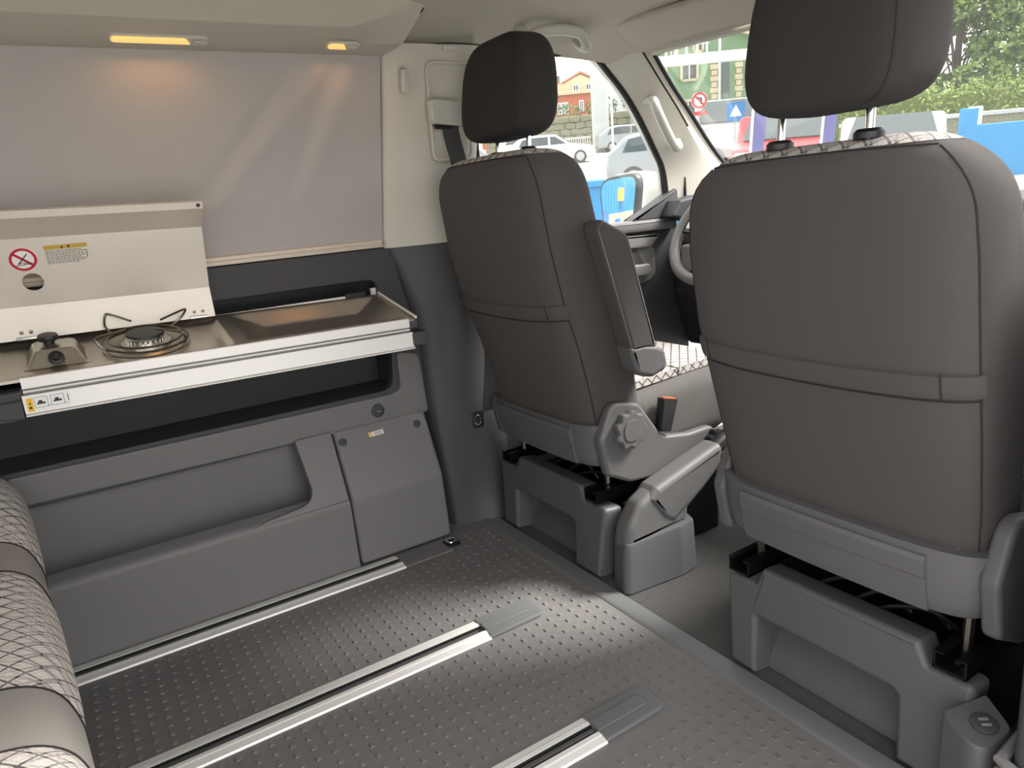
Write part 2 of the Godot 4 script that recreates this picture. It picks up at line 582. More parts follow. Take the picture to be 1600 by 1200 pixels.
func build_left_wall() -> void:
	var w := setting("wall_left", "charcoal plastic side trim with storage bin and pillar", "side wall")
	var mb := MB.new()
	# main panel round the kitchen niche; forward along local x
	var outline := MB.rpoly([Vector3(-0.6, 0.385, 0), Vector3(0.90, 0.385, 0), Vector3(0.895, 0.6, 0), Vector3(0.83, 0.903, 0), Vector3(-0.6, 0.903, 0), Vector3(-0.6, 0.815, 0), Vector3(0.775, 0.815, 0.03), Vector3(0.775, 0.74, 0), Vector3(0.795, 0.62, 0.0), Vector3(0.782, 0.482, 0.035), Vector3(-0.6, 0.482, 0)], 0.0)
	mb.prism(outline, 0.035, 0.006, zy(-2.035))
	part(mb, "niche_frame", M.trim_plastic_dark, w)
	mb = MB.new()
	mb.box(V(-2.20, 0.44, -0.83), V(-2.185, 0.88, 0.8))
	mb.box(V(-2.20, 0.455, -0.83), V(-2.02, 0.476, 0.8))
	mb.box(V(-2.20, 0.85, -0.83), V(-2.02, 0.88, 0.8))
	mb.box(V(-2.20, 0.455, -0.84), V(-2.02, 0.88, -0.81))
	mb.box(V(-2.20, 0.455, 0.79), V(-2.02, 0.88, 0.8))
	part(mb, "niche_back", M.trim_plastic_dark, w)
	mb = MB.new()
	mb.sheet([[V(-2.07, 0.735, -0.775), V(-2.07, 0.745, 0.6)], [V(-2.045, 0.765, -0.775), V(-2.045, 0.775, 0.6)], [V(-2.04, 0.812, -0.775), V(-2.04, 0.822, 0.6)]], V(-0.01, 0, 0))
	part(mb, "niche_flap", M.black_plastic, w)
	# ledge above the bin, proud of the frame
	mb = MB.new()
	mb.prism(MB.rpoly([Vector3(-0.6, 0.40, 0), Vector3(0.888, 0.385, 0.02), Vector3(0.876, 0.578, 0.03), Vector3(0.806, 0.59, 0.01), Vector3(0.805, 0.474, 0.03), Vector3(0.76, 0.468, 0), Vector3(-0.6, 0.472, 0)], 0.0), 0.012, 0.005, zy(-2.005))
	part(mb, "ledge", M.trim_plastic, w)
	# storage bin: front skirt with a rounded lip, back, end
	mb = MB.new()
	var lip := MB.rpoly([Vector3(-1.897, 0.0, 0), Vector3(-1.905, 0.213, 0.028), Vector3(-1.95, 0.232, 0.008), Vector3(-1.958, 0.2, 0.0), Vector3(-1.958, 0.0, 0)], 0.0, 6)
	mb.prism(lip, 1.07, 0.0, Transform3D(Basis(V(1, 0, 0), V(0, 1, 0), V(0, 0, 1)), V(0, 0, -0.57)))
	part(mb, "bin_skirt", M.trim_plastic, w)
	mb = MB.new()
	mb.box(V(-2.075, 0.0, -0.5), V(-2.045, 0.42, 0.6))
	mb.box(V(-2.05, 0.0, -0.5), V(-1.95, 0.07, 0.6))
	part(mb, "bin_back", M.trim_plastic, w)
	mb = MB.new()
	mb.box(V(-2.048, 0.20, -0.12), V(-2.043, 0.245, 0.105), 0.001)
	part(mb, "bin_insert", M.trim_plastic, w)
	# slanting end face between bin and box, in the plane of the box lid
	var along := (V(-1.995, 0.40, 0) - V(-1.915, 0.213, 0)).normalized()
	mb = MB.new()
	mb.prism(MB.rpoly([Vector3(0.30, 0.0, 0), Vector3(0.57, 0.0, 0), Vector3(0.57, 0.206, 0), Vector3(0.462, 0.206, 0.01), Vector3(0.478, 0.024, 0.05), Vector3(0.34, 0.010, 0.02)], 0.0, 6), 0.03, 0.006, tf(V(-1.931, 0.2, 0) , V(0, 0, -1), along))
	part(mb, "bin_end_frame", M.trim_plastic, w)
	mb = MB.new()
	mb.box(V(-2.07, 0.0, -0.57), V(-1.945, 0.2, -0.5))
	mb.box(V(-2.07, 0.2, -0.57), V(-2.0, 0.395, -0.5))
	part(mb, "bin_end", M.trim_plastic, w)
	# storage box with a removable lid
	mb = MB.new()
	var cross := MB.rpoly([Vector3(-1.893, 0.006, 0.012), Vector3(-1.905, 0.205, 0.03), Vector3(-1.99, 0.397, 0.012), Vector3(-2.05, 0.397, 0), Vector3(-2.05, 0.006, 0)], 0.0, 6)
	mb.prism(cross, 0.296, 0.012, Transform3D(Basis(), V(0, 0, -0.872)), 4)
	var lid := part(mb, "box_lid", M.trim_plastic, w)
	for p in [V(-1.977, 0.362, -0.597), V(-1.977, 0.362, -0.835)]:
		var t := tf(p, V(0, 0, -1), along)
		mb = MB.new()
		mb.lathe([Vector2(0.0, -0.004), Vector2(0.0145, -0.004), Vector2(0.0145, 0.0015), Vector2(0.012, 0.0025), Vector2(0, 0.0025)], 20, Transform3D(Basis(t.basis.x, t.basis.z, -t.basis.y), p))
		mb.prism(MB.rrect(0.02, 0.003, 0.001, 2), 0.004, 0.001, t)
		part(mb, "twist_latch", M.trim_plastic_dark, lid)
	# warning label on the lid
	var lt := tf(V(-1.9735, 0.3665, -0.70), V(0, 0.03, -1), along)
	mb = MB.new()
	mb.prism(MB.rrect(0.046, 0.014, 0.001, 2), 0.0008, 0.0, lt)
	var tag := part(mb, "label", M.white, lid, 42.0, "small white and yellow warning label")
	mb = MB.new()
	mb.prism(MB.rrect(0.009, 0.0125, 0.001, 2), 0.0004, 0.0, lt.translated_local(V(-0.0175, 0, 0.0008)))
	part(mb, "label_end", M.yellow, tag)
	mb = MB.new()
	for k in 4:
		mb.prism(MB.rrect(0.027 - 0.006 * (k % 2), 0.0011, 0.0, 1), 0.0003, 0.0, lt.translated_local(V(0.006, 0.0042 - 0.0028 * k, 0.0008)))
	part(mb, "print", M.ink, tag)
	# socket with its flap
	mb = MB.new()
	mb.lathe([Vector2(0.0, 0.0), Vector2(0.02, 0.0), Vector2(0.02, 0.004), Vector2(0.016, 0.007), Vector2(0, 0.007)], 22, Transform3D(Basis(V(0, 1, 0), V(1, 0, 0), V(0, 0, -1)), V(-1.994, 0.427, -0.722)))
	mb.prism(MB.rrect(0.022, 0.032, 0.006), 0.009, 0.002, zy(-1.994).translated_local(V(0.722, 0.432, 0)))
	var sock := part(mb, "power_socket", M.trim_plastic_dark, w)
	mb = MB.new()
	mb.prism(MB.rrect(0.003, 0.002, 0.0), 0.001, 0.0, zy(-1.985).translated_local(V(0.719, 0.427, 0)))
	mb.prism(MB.rrect(0.003, 0.002, 0.0), 0.001, 0.0, zy(-1.985).translated_local(V(0.725, 0.427, 0)))
	part(mb, "socket_mark", M.white, sock)
	# lower pillar trim
	var rows := []
	for row in [[0.0, [V(-2.02, 0, -0.905), V(-1.965, 0, -0.918), V(-1.95, 0, -0.94), V(-1.93, 0, -0.99), V(-1.90, 0, -1.055), V(-1.93, 0, -1.13)]],
			[0.12, [V(-2.02, 0, -0.9), V(-1.972, 0, -0.91), V(-1.955, 0, -0.932), V(-1.945, 0, -0.99), V(-1.93, 0, -1.07), V(-1.95, 0, -1.14)]],
			[0.40, [V(-2.03, 0, -0.885), V(-1.985, 0, -0.893), V(-1.965, 0, -0.915), V(-1.955, 0, -0.98), V(-1.955, 0, -1.08), V(-1.97, 0, -1.14)]],
			[0.62, [V(-2.03, 0, -0.88), V(-1.992, 0, -0.885), V(-1.968, 0, -0.912), V(-1.958, 0, -0.97), V(-1.955, 0, -1.08), V(-1.97, 0, -1.14)]],
			[0.80, [V(-2.03, 0, -0.85), V(-1.993, 0, -0.858), V(-1.972, 0, -0.895), V(-1.96, 0, -0.96), V(-1.955, 0, -1.08), V(-1.97, 0, -1.14)]],
			[0.905, [V(-2.03, 0, -0.815), V(-1.995, 0, -0.822), V(-1.978, 0, -0.87), V(-1.962, 0, -0.96), V(-1.955, 0, -1.08), V(-1.97, 0, -1.14)]]]:
		var pts := []
		for p in row[1]: pts.push_back(V(p.x, row[0], p.z))
		rows.push_back(smooth_path(pts, 5))
	rows = smooth_rows(rows, 4)
	mb = MB.new()
	mb.sheet(rows, V(-0.03, 0, 0))
	var low := part(mb, "pillar_trim", M.pillar_dark, w, 60.0)
	# belt anchor at the foot of the pillar
	mb = MB.new()
	mb.prism(MB.rrect(0.04, 0.055, 0.012), 0.012, 0.003, tf(V(-1.957, 0.335, -1.035), V(0.15, 0, -1), V(0, 1, 0)))
	part(mb, "belt_anchor", M.black_plastic, low)
	mb = MB.new()
	var loop := []
	for k in 16: loop.push_back(V(-1.94, 0.335, -1.03) + V(0.0, 0.016 * sin(TAU * k / 16), 0.011 * cos(TAU * k / 16)))
	mb.tube(loop, 0.003, 6, true)
	part(mb, "anchor_ring", M.chrome, low)
	# upper pillar trim, light
	var up_rows := []
	for row in [[0.9, -1.998, -0.812, -1.958, -1.13], [1.02, -1.965, -0.813, -1.95, -1.12], [1.18, -1.917, -0.814, -1.905, -1.11], [1.3, -1.88, -0.815, -1.87, -1.10], [1.42, -1.85, -0.81, -1.85, -1.10]]:
		var pts := []
		for u in [[-0.03, -0.004], [-0.006, 0.0], [0.008, 0.018], [0.017, 0.07], [0.02, 0.16], [0.02, 0.24], [0.012, 0.275], [-0.02, 0.30]]:
			var g: float = u[1] / 0.30
			pts.push_back(V(lerpf(row[1], row[3], g) + u[0], row[0], row[2] - u[1] + (0.0)))
		up_rows.push_back(smooth_path(pts, 3))
	up_rows = smooth_rows(up_rows, 4)
	mb = MB.new()
	mb.sheet(up_rows, V(-0.03, 0, 0))
	var up := part(mb, "upper_pillar_trim", M.pillar_plastic, w, 60.0)
	var face := func(y: float, z: float, lift: float) -> Vector3:
		var x := lerpf(-1.945, -1.832, (y - 0.9) / 0.52)
		return V(x + lift, y, z)
	# raised frame round the belt guide
	mb = MB.new()
	var frame := []
	for p in MB.rpoly(P2([0.925, 1.375, 1.06, 1.375, 1.065, 1.13, 0.945, 1.13]), 0.022, 5): frame.push_back(face.call(p.y, -p.x, 0.012))
	mb.tube(frame, 0.0045, 6, true)
	part(mb, "guide_frame", M.pillar_plastic, up)
	mb = MB.new()
	var rk := tf(face.call(1.305, -0.985, 0.012), V(0.0, 0, -1), V(0.218, 1, 0))
	mb.prism(MB.rpoly([Vector3(-0.06, -0.035, 0.015), Vector3(0.045, -0.045, 0.02), Vector3(0.06, 0.0, 0.01), Vector3(0.06, 0.02, 0.01), Vector3(-0.065, 0.03, 0.015)], 0.0), 0.03, 0.008, rk.translated_local(V(0.0, -0.045, 0)))
	part(mb, "belt_guide", M.handle_plastic, up)
	mb = MB.new()
	mb.prism(MB.rrect(0.05, 0.011, 0.003), 0.004, 0.001, tf(face.call(1.41, -1.0, 0.012), V(0, 0, -1), V(0.2, 1, 0)))
	part(mb, "badge_plate", M.pillar_plastic, up)
	# coat hook
	var hook := thing("coat_hook", face.call(1.33, -0.868, 0.01), "small cream coat hook on the pillar beside the blind", "coat hook")
	mb = MB.new()
	mb.prism(MB.rpoly([Vector3(-0.012, -0.028, 0.008), Vector3(0.012, -0.032, 0.008), Vector3(0.004, 0.032, 0.006), Vector3(-0.011, 0.03, 0.006)], 0.0), 0.018, 0.005, tf(face.call(1.33, -0.862, 0.004), V(0, 0, -1), V(0.2, 1, 0)))
	part(mb, "hook", M.handle_plastic, hook)
	# belt webbing
	var belt := thing("seat_belt", V(-1.87, 1.0, -1.0), "dark grey seat belt hanging from the pillar behind the driver seat", "seat belt")
	mb = MB.new()
	var br := []
	for row in [[1.232, -0.96, 0.0], [1.18, -0.972, 0.0], [1.1, -0.995, 0.004], [0.9, -1.05, 0.01], [0.6, -1.07, 0.02], [0.36, -1.045, 0.008]]:
		var q: Vector3 = face.call(row[0], row[1], 0.026 + row[2]) if row[0] > 0.9 else V(-1.94 + row[2], row[0], row[1])
		br.push_back([q + V(0, 0, 0.0), q + V(0.004, 0.004, -0.048)])
	mb.sheet(smooth_rows(br, 4), V(-0.002, 0, 0))
	part(mb, "webbing", M.belt_webbing, belt)
	mb = MB.new()
	mb.prism(MB.rpoly([Vector3(-0.042, 0.004, 0.004), Vector3(0.03, -0.012, 0.01), Vector3(0.045, 0.03, 0.005), Vector3(-0.042, 0.016, 0.004)], 0.0), 0.012, 0.003, tf(face.call(1.215, -0.985, 0.016), V(0, 0.2, -1), V(0.2, 1, 0)))
	part(mb, "guide_mouth", M.black_plastic, belt)

func smooth_rows(rows: Array, n: int) -> Array:
	var out := []
	var cols: int = rows[0].size()
	var paths := []
	for c in cols:
		var p := []
		for r in rows: p.push_back(r[c])
		paths.push_back(smooth_path(p, n))
	for k in paths[0].size():
		var row := []
		for c in cols: row.push_back(paths[c][k])
		out.push_back(row)
	return out

# ---------------------------------------------------------------- headliner
func build_headliner() -> void:
	var c := setting("ceiling", "pale grey fabric headliner of the van", "headliner")
	# side rail over the blind: under face, crease, upright face
	var rows := []
	for u in [0.0, 0.25, 0.5, 0.68, 0.82, 0.88, 0.92, 0.95, 0.975, 1.0]:
		var row := []
		for p in [[-1.90, 1.40, 0.0, -0.795], [-1.852, 1.392, 0.0, -0.805], [-1.84, 1.392, 0.0, -0.815], [-1.80, 1.402, 0.2, -0.85], [-1.752, 1.424, 0.9, -0.884], [-1.743, 1.428, 1.0, -0.890], [-1.737, 1.436, 0.9, -0.892], [-1.722, 1.49, 0.0, -0.895], [-1.72, 1.512, 0.0, -0.895], [-1.74, 1.535, 0.0, -0.895]]:
			var z := lerpf(0.8, p[3], u)
			var k := clampf((-0.66 - z) / 0.24, 0.0, 1.0)
			row.push_back(V(p[0], p[1] + p[2] * 0.05 * k * k * (3 - 2 * k), z))
		rows.push_back(row)
	var mb := MB.new()
	mb.sheet(smooth_rows(rows, 4), V(-0.004, 0.03, 0))
	part(mb, "side_rail", M.headliner, c, 24.0)
	# roof lining between the rails
	mb = MB.new()
	mb.box(V(-1.76, 1.53, -0.92), V(-0.55, 1.56, 2.0))
	part(mb, "roof_lining", M.headliner, c)
	mb = MB.new()
	mb.sheet([[V(-0.42, 1.40, 0.8), V(-0.6, 1.44, 0.8), V(-0.62, 1.55, 0.8)], [V(-0.42, 1.40, -0.9), V(-0.6, 1.44, -0.9), V(-0.62, 1.55, -0.9)]], V(0.01, 0.03, 0))
	part(mb, "side_rail", M.headliner, c)
	# cab headliner, arched across
	rows = []
	for st in [[-0.76, 1.44, 1.525, 0.02], [-0.86, 1.44, 1.51, 0.0], [-1.0, 1.445, 1.50, 0.0], [-1.2, 1.445, 1.495, 0.0], [-1.4, 1.435, 1.488, 0.0], [-1.55, 1.425, 1.47, -0.01], [-1.66, 1.41, 1.44, -0.02], [-1.71, 1.405, 1.42, -0.04]]:
		var row := []
		for k in 25:
			var u := -1.0 + 2.0 * k / 24
			var edge := pow(absf(u), 5.0)
			var z: float = st[0] - 0.05 * (1 - u * u) * (1.0 if st[0] < -1.5 else 0.0)
			row.push_back(V(-1.17 + u * 0.735, lerpf(st[2], st[1] - 0.02, edge), z))
		rows.push_back(row)
	mb = MB.new()
	mb.sheet(smooth_rows(rows, 4), V(0, 0.03, 0))
	part(mb, "cab_lining", M.headliner, c, 60.0)
	# piping along the seam between rail and cab lining
	mb = MB.new()
	mb.tube(smooth_path([V(-1.851, 1.40, -0.805), V(-1.83, 1.43, -0.845), V(-1.79, 1.455, -0.872), V(-1.74, 1.478, -0.887), V(-1.722, 1.515, -0.893)], 5), 0.0018, 5)
	part(mb, "seam", M.seam_thread, c)
	mb = MB.new()
	mb.tube(smooth_path([V(-1.851, 1.402, -0.81), V(-1.838, 1.415, -0.9), V(-1.835, 1.425, -1.0), V(-1.84, 1.425, -1.1)], 5), 0.0018, 5)
	part(mb, "seam", M.seam_thread, c)
	mb = MB.new()
	mb.tube(smooth_path([V(-1.716, 1.513, -0.55), V(-1.715, 1.506, -0.7), V(-1.715, 1.506, -0.89)], 5), 0.003, 5)
	part(mb, "seam", M.seam_thread, c)

# ---------------------------------------------------------------- cab: doors, pillars, glass, dashboard
func build_cab() -> void:
	# driver-side windscreen pillar
	var tr := setting("trim_1", "cream windscreen pillar trim on the driver's side", "pillar trim")
	var rear := smooth_path([V(-1.89, 1.47, -1.45), V(-1.905, 1.43, -1.56), V(-1.92, 1.37, -1.645), V(-1.93, 1.31, -1.715), V(-1.94, 1.235, -1.78), V(-1.952, 1.13, -1.855), V(-1.957, 1.06, -1.895), V(-1.957, 0.94, -1.91)], 4)
	var front := smooth_path([V(-1.77, 1.48, -1.60), V(-1.79, 1.445, -1.66), V(-1.80, 1.413, -1.695), V(-1.84, 1.325, -1.81), V(-1.88, 1.245, -1.93), V(-1.93, 1.14, -2.08), V(-1.96, 1.06, -2.2), V(-1.99, 0.93, -2.4)], 4)
	var rows := []
	for k in rear.size():
		var a: Vector3 = rear[k]
		var b: Vector3 = front[k]
		var pts := [a + V(-0.05, 0, 0), a]
		for u in [0.12, 0.3, 0.5, 0.62, 0.66, 0.8, 0.95]:
			var step := 0.0 if u < 0.64 else -0.006
			pts.push_back(a.lerp(b, u) + V(0.035 * sin(PI * u) + step, 0.012 * sin(PI * u), 0.0))
		pts.push_back(b)
		pts.push_back(b + V(-0.03, 0.01, -0.02))
		rows.push_back(pts)
	var mb := MB.new()
	mb.sheet(rows, V(-0.012, 0, -0.012))
	part(mb, "pillar_trim", M.pillar_plastic, tr, 28.0)
	mb = MB.new()
	var seal := []
	for k in front.size(): seal.push_back(front[k] + V(-0.004, 0.004, -0.012))
	mb.tube(seal, 0.008, 6)
	part(mb, "windscreen_seal", M.rubber, tr)
	mb = MB.new()
	var tseam := []
	for k in range(6, 19): tseam.push_back(rows[k][6] + V(0.003, 0.002, 0.0))
	mb.tube(tseam, 0.0035, 6)
	part(mb, "trim_seam", M.seam_thread, tr)
	# grab handle on the pillar
	var gh := thing("grab_handle", V(-1.86, 1.16, -1.75), "cream grab handle on the windscreen pillar", "grab handle")
	mb = MB.new()
	mb.tube(smooth_path([V(-1.92, 1.287, -1.775), V(-1.868, 1.283, -1.76), V(-1.845, 1.25, -1.755), V(-1.84, 1.19, -1.785), V(-1.846, 1.14, -1.825), V(-1.862, 1.13, -1.865), V(-1.91, 1.15, -1.905)], 6), 0.0165, 10, false, 0.85)
	part(mb, "bow", M.handle_plastic, gh)
	# grab handle over the driver's door
	gh = thing("grab_handle", V(-1.76, 1.42, -1.3), "cream grab handle hanging from the headliner above the driver's door", "grab handle")
	mb = MB.new()
	mb.tube(smooth_path([V(-1.80, 1.465, -1.205), V(-1.775, 1.435, -1.215), V(-1.755, 1.445, -1.25), V(-1.75, 1.452, -1.32), V(-1.752, 1.444, -1.385), V(-1.765, 1.418, -1.415), V(-1.785, 1.415, -1.42), V(-1.82, 1.44, -1.42)], 6), 0.0135, 10, false, 1.2)
	part(mb, "bow", M.handle_plastic, gh)

	# driver's window glass with its seal
	var win := setting("window_1", "driver's door side window", "window")
	mb = MB.new()
	var gp := MB.rpoly([Vector3(1.10, 0.91, 0.0), Vector3(1.95, 0.91, 0.02), Vector3(1.93, 1.06, 0.02), Vector3(1.75, 1.31, 0.1), Vector3(1.56, 1.44, 0.1), Vector3(1.10, 1.45, 0.04)], 0.0)
	var gt := Transform3D(Basis(V(0, 0, -1), V(0.09, 1, 0), V(1, -0.09, 0)), V(-2.07, 0.0, 0))
	mb.prism(gp, 0.004, 0.0, gt)
	part(mb, "pane", M.glass, win)
	mb = MB.new()
	var sp := []
	for p in [V(-1.875, 1.428, -1.22), V(-1.88, 1.426, -1.3), V(-1.89, 1.422, -1.42)] + rear.slice(3): sp.push_back(p + V(-0.015, 0.004, 0.004))
	mb.tube(smooth_path(sp, 2), 0.0125, 8)
	part(mb, "seal", M.rubber, win)
	mb = MB.new()
	mb.tube([V(-1.915, 1.28, -1.105), V(-1.955, 1.0, -1.125), V(-1.965, 0.9, -1.13)], 0.008, 6)
	part(mb, "rear_channel", M.rubber, win)
	mb = MB.new()
	mb.tube(smooth_path([V(-1.94, 1.15, -1.90), V(-1.945, 1.08, -1.965), V(-1.945, 0.95, -1.975)], 4), 0.006, 6)
	part(mb, "quarter_seal", M.rubber, win)

	# windscreen
	var ws := setting("window_2", "wide raked windscreen", "window")
	mb = MB.new()
	rows = []
	for k in 9:
		var u := k / 8.0
		var row := []
		for j in 13:
			var v := -1.0 + 2.0 * j / 12
			var half := lerpf(0.66, 0.84, u)
			row.push_back(V(-1.17 + v * half, lerpf(1.425, 0.86, u) , lerpf(-1.70, -2.52, u) - 0.10 * (1 - v * v)))
		rows.push_back(row)
	mb.sheet(rows, V(0, 0.003, -0.003))
	part(mb, "pane", M.glass, ws, 60.0)
	mb = MB.new()
	mb.tube([V(-1.80, 1.415, -1.70), V(-1.5, 1.418, -1.765), V(-1.17, 1.42, -1.785), V(-0.84, 1.418, -1.765), V(-0.54, 1.415, -1.70)], 0.012, 6)
	part(mb, "header", M.pillar_plastic, ws)

	# far windscreen pillar and the passenger door
	var tr2 := setting("trim_2", "cream windscreen pillar trim on the passenger's side", "pillar trim")
	mb = MB.new()
	rows = []
	for k in rear.size():
		var a: Vector3 = rear[k]
		var b: Vector3 = front[k]
		rows.push_back([V(-2.34 - a.x, a.y, a.z) + V(0.03, 0, 0), V(-2.34 - a.x, a.y, a.z), V(-2.34 - a.lerp(b, 0.5).x - 0.03, a.lerp(b, 0.5).y, a.lerp(b, 0.5).z), V(-2.34 - b.x, b.y, b.z)])
	mb.sheet(rows, V(0.012, 0, -0.012))
	part(mb, "pillar_trim", M.pillar_plastic, tr2, 28.0)

	var pd := setting("door_2", "front passenger door", "door")
	mb = MB.new()
	mb.box(V(-0.40, 0.0, -2.0), V(-0.30, 0.90, -1.13), 0.01)
	part(mb, "door_panel", M.trim_plastic_dark, pd)
	mb = MB.new()
	mb.box(V(-0.395, 0.90, -2.05), V(-0.34, 0.935, -1.13), 0.008)
	part(mb, "window_ledge", M.silver_trim, pd)
	mb = MB.new()
	mb.sheet([[V(-0.36, 0.93, -1.15), V(-0.36, 0.93, -2.0)], [V(-0.47, 1.43, -1.15), V(-0.47, 1.43, -1.55)]], V(0.004, 0, 0))
	part(mb, "pane", M.glass, pd)

	# pillar beside the sliding door, with a ribbed foot
	var bp := setting("trim_3", "dark pillar trim between passenger door and sliding door", "pillar trim")
	mb = MB.new()
	mb.prism(MB.rpoly([Vector3(-0.395, -1.14, 0.01), Vector3(-0.30, -1.14, 0.01), Vector3(-0.30, -0.985, 0.01), Vector3(-0.376, -0.985, 0.02)], 0.0), 0.95, 0.004, Transform3D(Basis(V(1, 0, 0), V(0, 0, 1), V(0, -1, 0)), V(0, 0.95, 0)))
	part(mb, "pillar_foot", M.trim_plastic_dark, bp)
	mb = MB.new()
	mb.sheet([[V(-0.37, 0.93, -1.14), V(-0.36, 0.93, -1.0), V(-0.31, 0.93, -0.99)], [V(-0.46, 1.45, -1.14), V(-0.45, 1.45, -1.0), V(-0.41, 1.45, -0.99)]], V(0.05, 0, 0))
	part(mb, "upper_pillar_trim", M.pillar_plastic, bp)
	for k in 8:
		mb = MB.new()
		mb.tube([V(-0.397, 0.02 + 0.022 * k, -1.12), V(-0.389, 0.02 + 0.022 * k, -0.985), V(-0.36, 0.02 + 0.022 * k, -0.975), V(-0.31, 0.02 + 0.022 * k, -0.98)], 0.009, 8)
		part(mb, "rib", M.trim_plastic, bp)

	# driver's door inside
	var dd := setting("door_1", "driver's door with grey inner trim", "door")
	mb = MB.new()
	mb.box(V(-2.06, 0.0, -2.0), V(-1.965, 0.87, -1.13), 0.01)
	part(mb, "door_panel", M.trim_plastic_dark, dd)
	mb = MB.new()
	mb.prism(MB.rpoly([Vector3(1.13, 0.865, 0), Vector3(1.92, 0.855, 0.0), Vector3(1.92, 0.897, 0.01), Vector3(1.13, 0.90, 0)], 0.0), 0.09, 0.012, zy(-2.02))
	part(mb, "window_ledge", M.trim_plastic, dd)
	mb = MB.new()
	mb.prism(MB.rpoly([Vector3(1.3, 0.815, 0), Vector3(1.80, 0.80, 0.0), Vector3(1.85, 0.845, 0.008), Vector3(1.3, 0.863, 0)], 0.0), 0.05, 0.01, zy(-1.99))
	part(mb, "silver_inlay", M.silver_trim, dd)
	mb = MB.new()
	mb.prism(MB.rpoly([Vector3(1.3, 0.60, 0), Vector3(1.80, 0.68, 0.02), Vector3(1.83, 0.70, 0.02), Vector3(1.83, 0.80, 0.02), Vector3(1.3, 0.82, 0)], 0.0), 0.03, 0.008, zy(-1.985))
	part(mb, "armrest_panel", M.trim_plastic, dd)
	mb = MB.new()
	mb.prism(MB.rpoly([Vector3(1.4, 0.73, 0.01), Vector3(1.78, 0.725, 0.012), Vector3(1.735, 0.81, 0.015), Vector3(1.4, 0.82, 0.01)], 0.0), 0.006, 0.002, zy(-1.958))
	part(mb, "pull_recess_shade", M.trim_plastic_dark, dd)  # flat plate, not sunk in; the hollow's shade is put into its dark colour
	mb = MB.new()
	mb.prism(MB.rpoly([Vector3(1.4, 0.71, 0.01), Vector3(1.80, 0.705, 0.012), Vector3(1.785, 0.745, 0.012), Vector3(1.4, 0.75, 0.01)], 0.0), 0.02, 0.006, zy(-1.955))
	part(mb, "pull_handle", M.silver_trim, dd)
	# mirror triangle in the window corner
	mb = MB.new()
	mb.prism(MB.rpoly([Vector3(1.70, 0.893, 0.005), Vector3(1.94, 0.893, 0.005), Vector3(1.935, 1.0, 0.01)], 0.0), 0.05, 0.008, zy(-1.99))
	part(mb, "mirror_triangle", M.pillar_dark, dd)

	# outside mirror
	var mc := V(-2.21, 0.966, -1.885)
	var mir := thing("door_mirror", V(-2.05, 0.93, -1.9), "white door mirror with black rim outside the driver's window", "mirror")
	var to_eye := (V(0, 1, 0) - mc).normalized()
	var to_scene := V(-0.42, 0.06, 1.0).normalized()
	var nrm := (to_eye + to_scene).normalized()
	var mt := tf(mc, V(0, 1, 0).cross(nrm), V(0, 1, 0))
	var rim := MB.rpoly([Vector3(-0.085, -0.105, 0.03), Vector3(0.07, -0.11, 0.05), Vector3(0.105, 0.105, 0.05), Vector3(-0.10, 0.09, 0.07)], 0.0, 6)
	mb = MB.new()
	mb.prism(rim, 0.05, 0.01, mt.translated_local(V(0, 0, -0.052)))
	part(mb, "rim", M.black_plastic, mir)
	mb = MB.new()
	mb.prism(MB.inset(rim, 0.013), 0.003, 0.0, mt.translated_local(V(0, 0, -0.002)))
	part(mb, "mirror_glass", M.mirror_glass, mir)
	mb = MB.new()
	var rings := []
	for st in [[0.0, 1.03, 0.0], [0.02, 1.06, 0.0], [0.06, 1.03, 0.02], [0.10, 0.95, 0.05], [0.14, 0.75, 0.08], [0.17, 0.45, 0.11], [0.178, 0.2, 0.12]]:
		var ring := PackedVector3Array()
		for p in rim: ring.push_back(mt * V(p.x * st[1] + st[2], p.y * st[1], -0.03 - st[0]))
		rings.push_back(ring)
	mb.loft(rings, true, true, true)
	part(mb, "housing", M.body_paint, mir, 70.0)
	mb = MB.new()
	mb.box(V(-2.16, 0.83, -1.95), V(-1.99, 0.87, -1.88), 0.01)
	part(mb, "foot", M.black_plastic, mir)

	# dashboard
	var db := thing("dashboard", V(-1.17, 0.4, -2.1), "dark dashboard below the windscreen", "dashboard")
	mb = MB.new()
	mb.prism(MB.rpoly([Vector3(1.98, 0.42, 0.02), Vector3(2.5, 0.3, 0), Vector3(2.56, 0.86, 0), Vector3(2.2, 0.915, 0.05), Vector3(2.0, 0.90, 0.04), Vector3(1.93, 0.80, 0.04), Vector3(1.92, 0.62, 0.03)], 0.0), 1.58, 0.015, zy(-1.96))
	part(mb, "body", M.trim_plastic_dark, db)
	mb = MB.new()
	mb.prism(MB.rpoly([Vector3(1.96, 0.82, 0.02), Vector3(2.2, 0.80, 0), Vector3(2.2, 0.94, 0.03), Vector3(2.05, 0.985, 0.03), Vector3(1.97, 0.975, 0.02)], 0.0), 0.42, 0.02, zy(-1.86))
	part(mb, "instrument_hood", M.trim_plastic, db)
	mb = MB.new()
	mb.prism(MB.rpoly([Vector3(1.84, 0.90, 0.01), Vector3(1.93, 0.88, 0), Vector3(2.0, 0.97, 0.01), Vector3(1.88, 0.955, 0.01)], 0.0), 0.07, 0.008, zy(-1.945))
	part(mb, "vent_surround", M.trim_plastic_dark, db)
	mb = MB.new()
	mb.prism(MB.rpoly([Vector3(1.868, 0.70, 0.01), Vector3(1.95, 0.70, 0), Vector3(1.95, 0.80, 0), Vector3(1.868, 0.80, 0.01)], 0.0), 0.30, 0.006, zy(-1.87))
	part(mb, "lower_panel", M.silver_trim, db)

	# steering wheel
	var sw := thing("steering_wheel", V(-1.63, 0.855, -1.82), "dark leather steering wheel ahead of the driver seat", "steering wheel")
	var cw := V(-1.628, 0.858, -1.82)
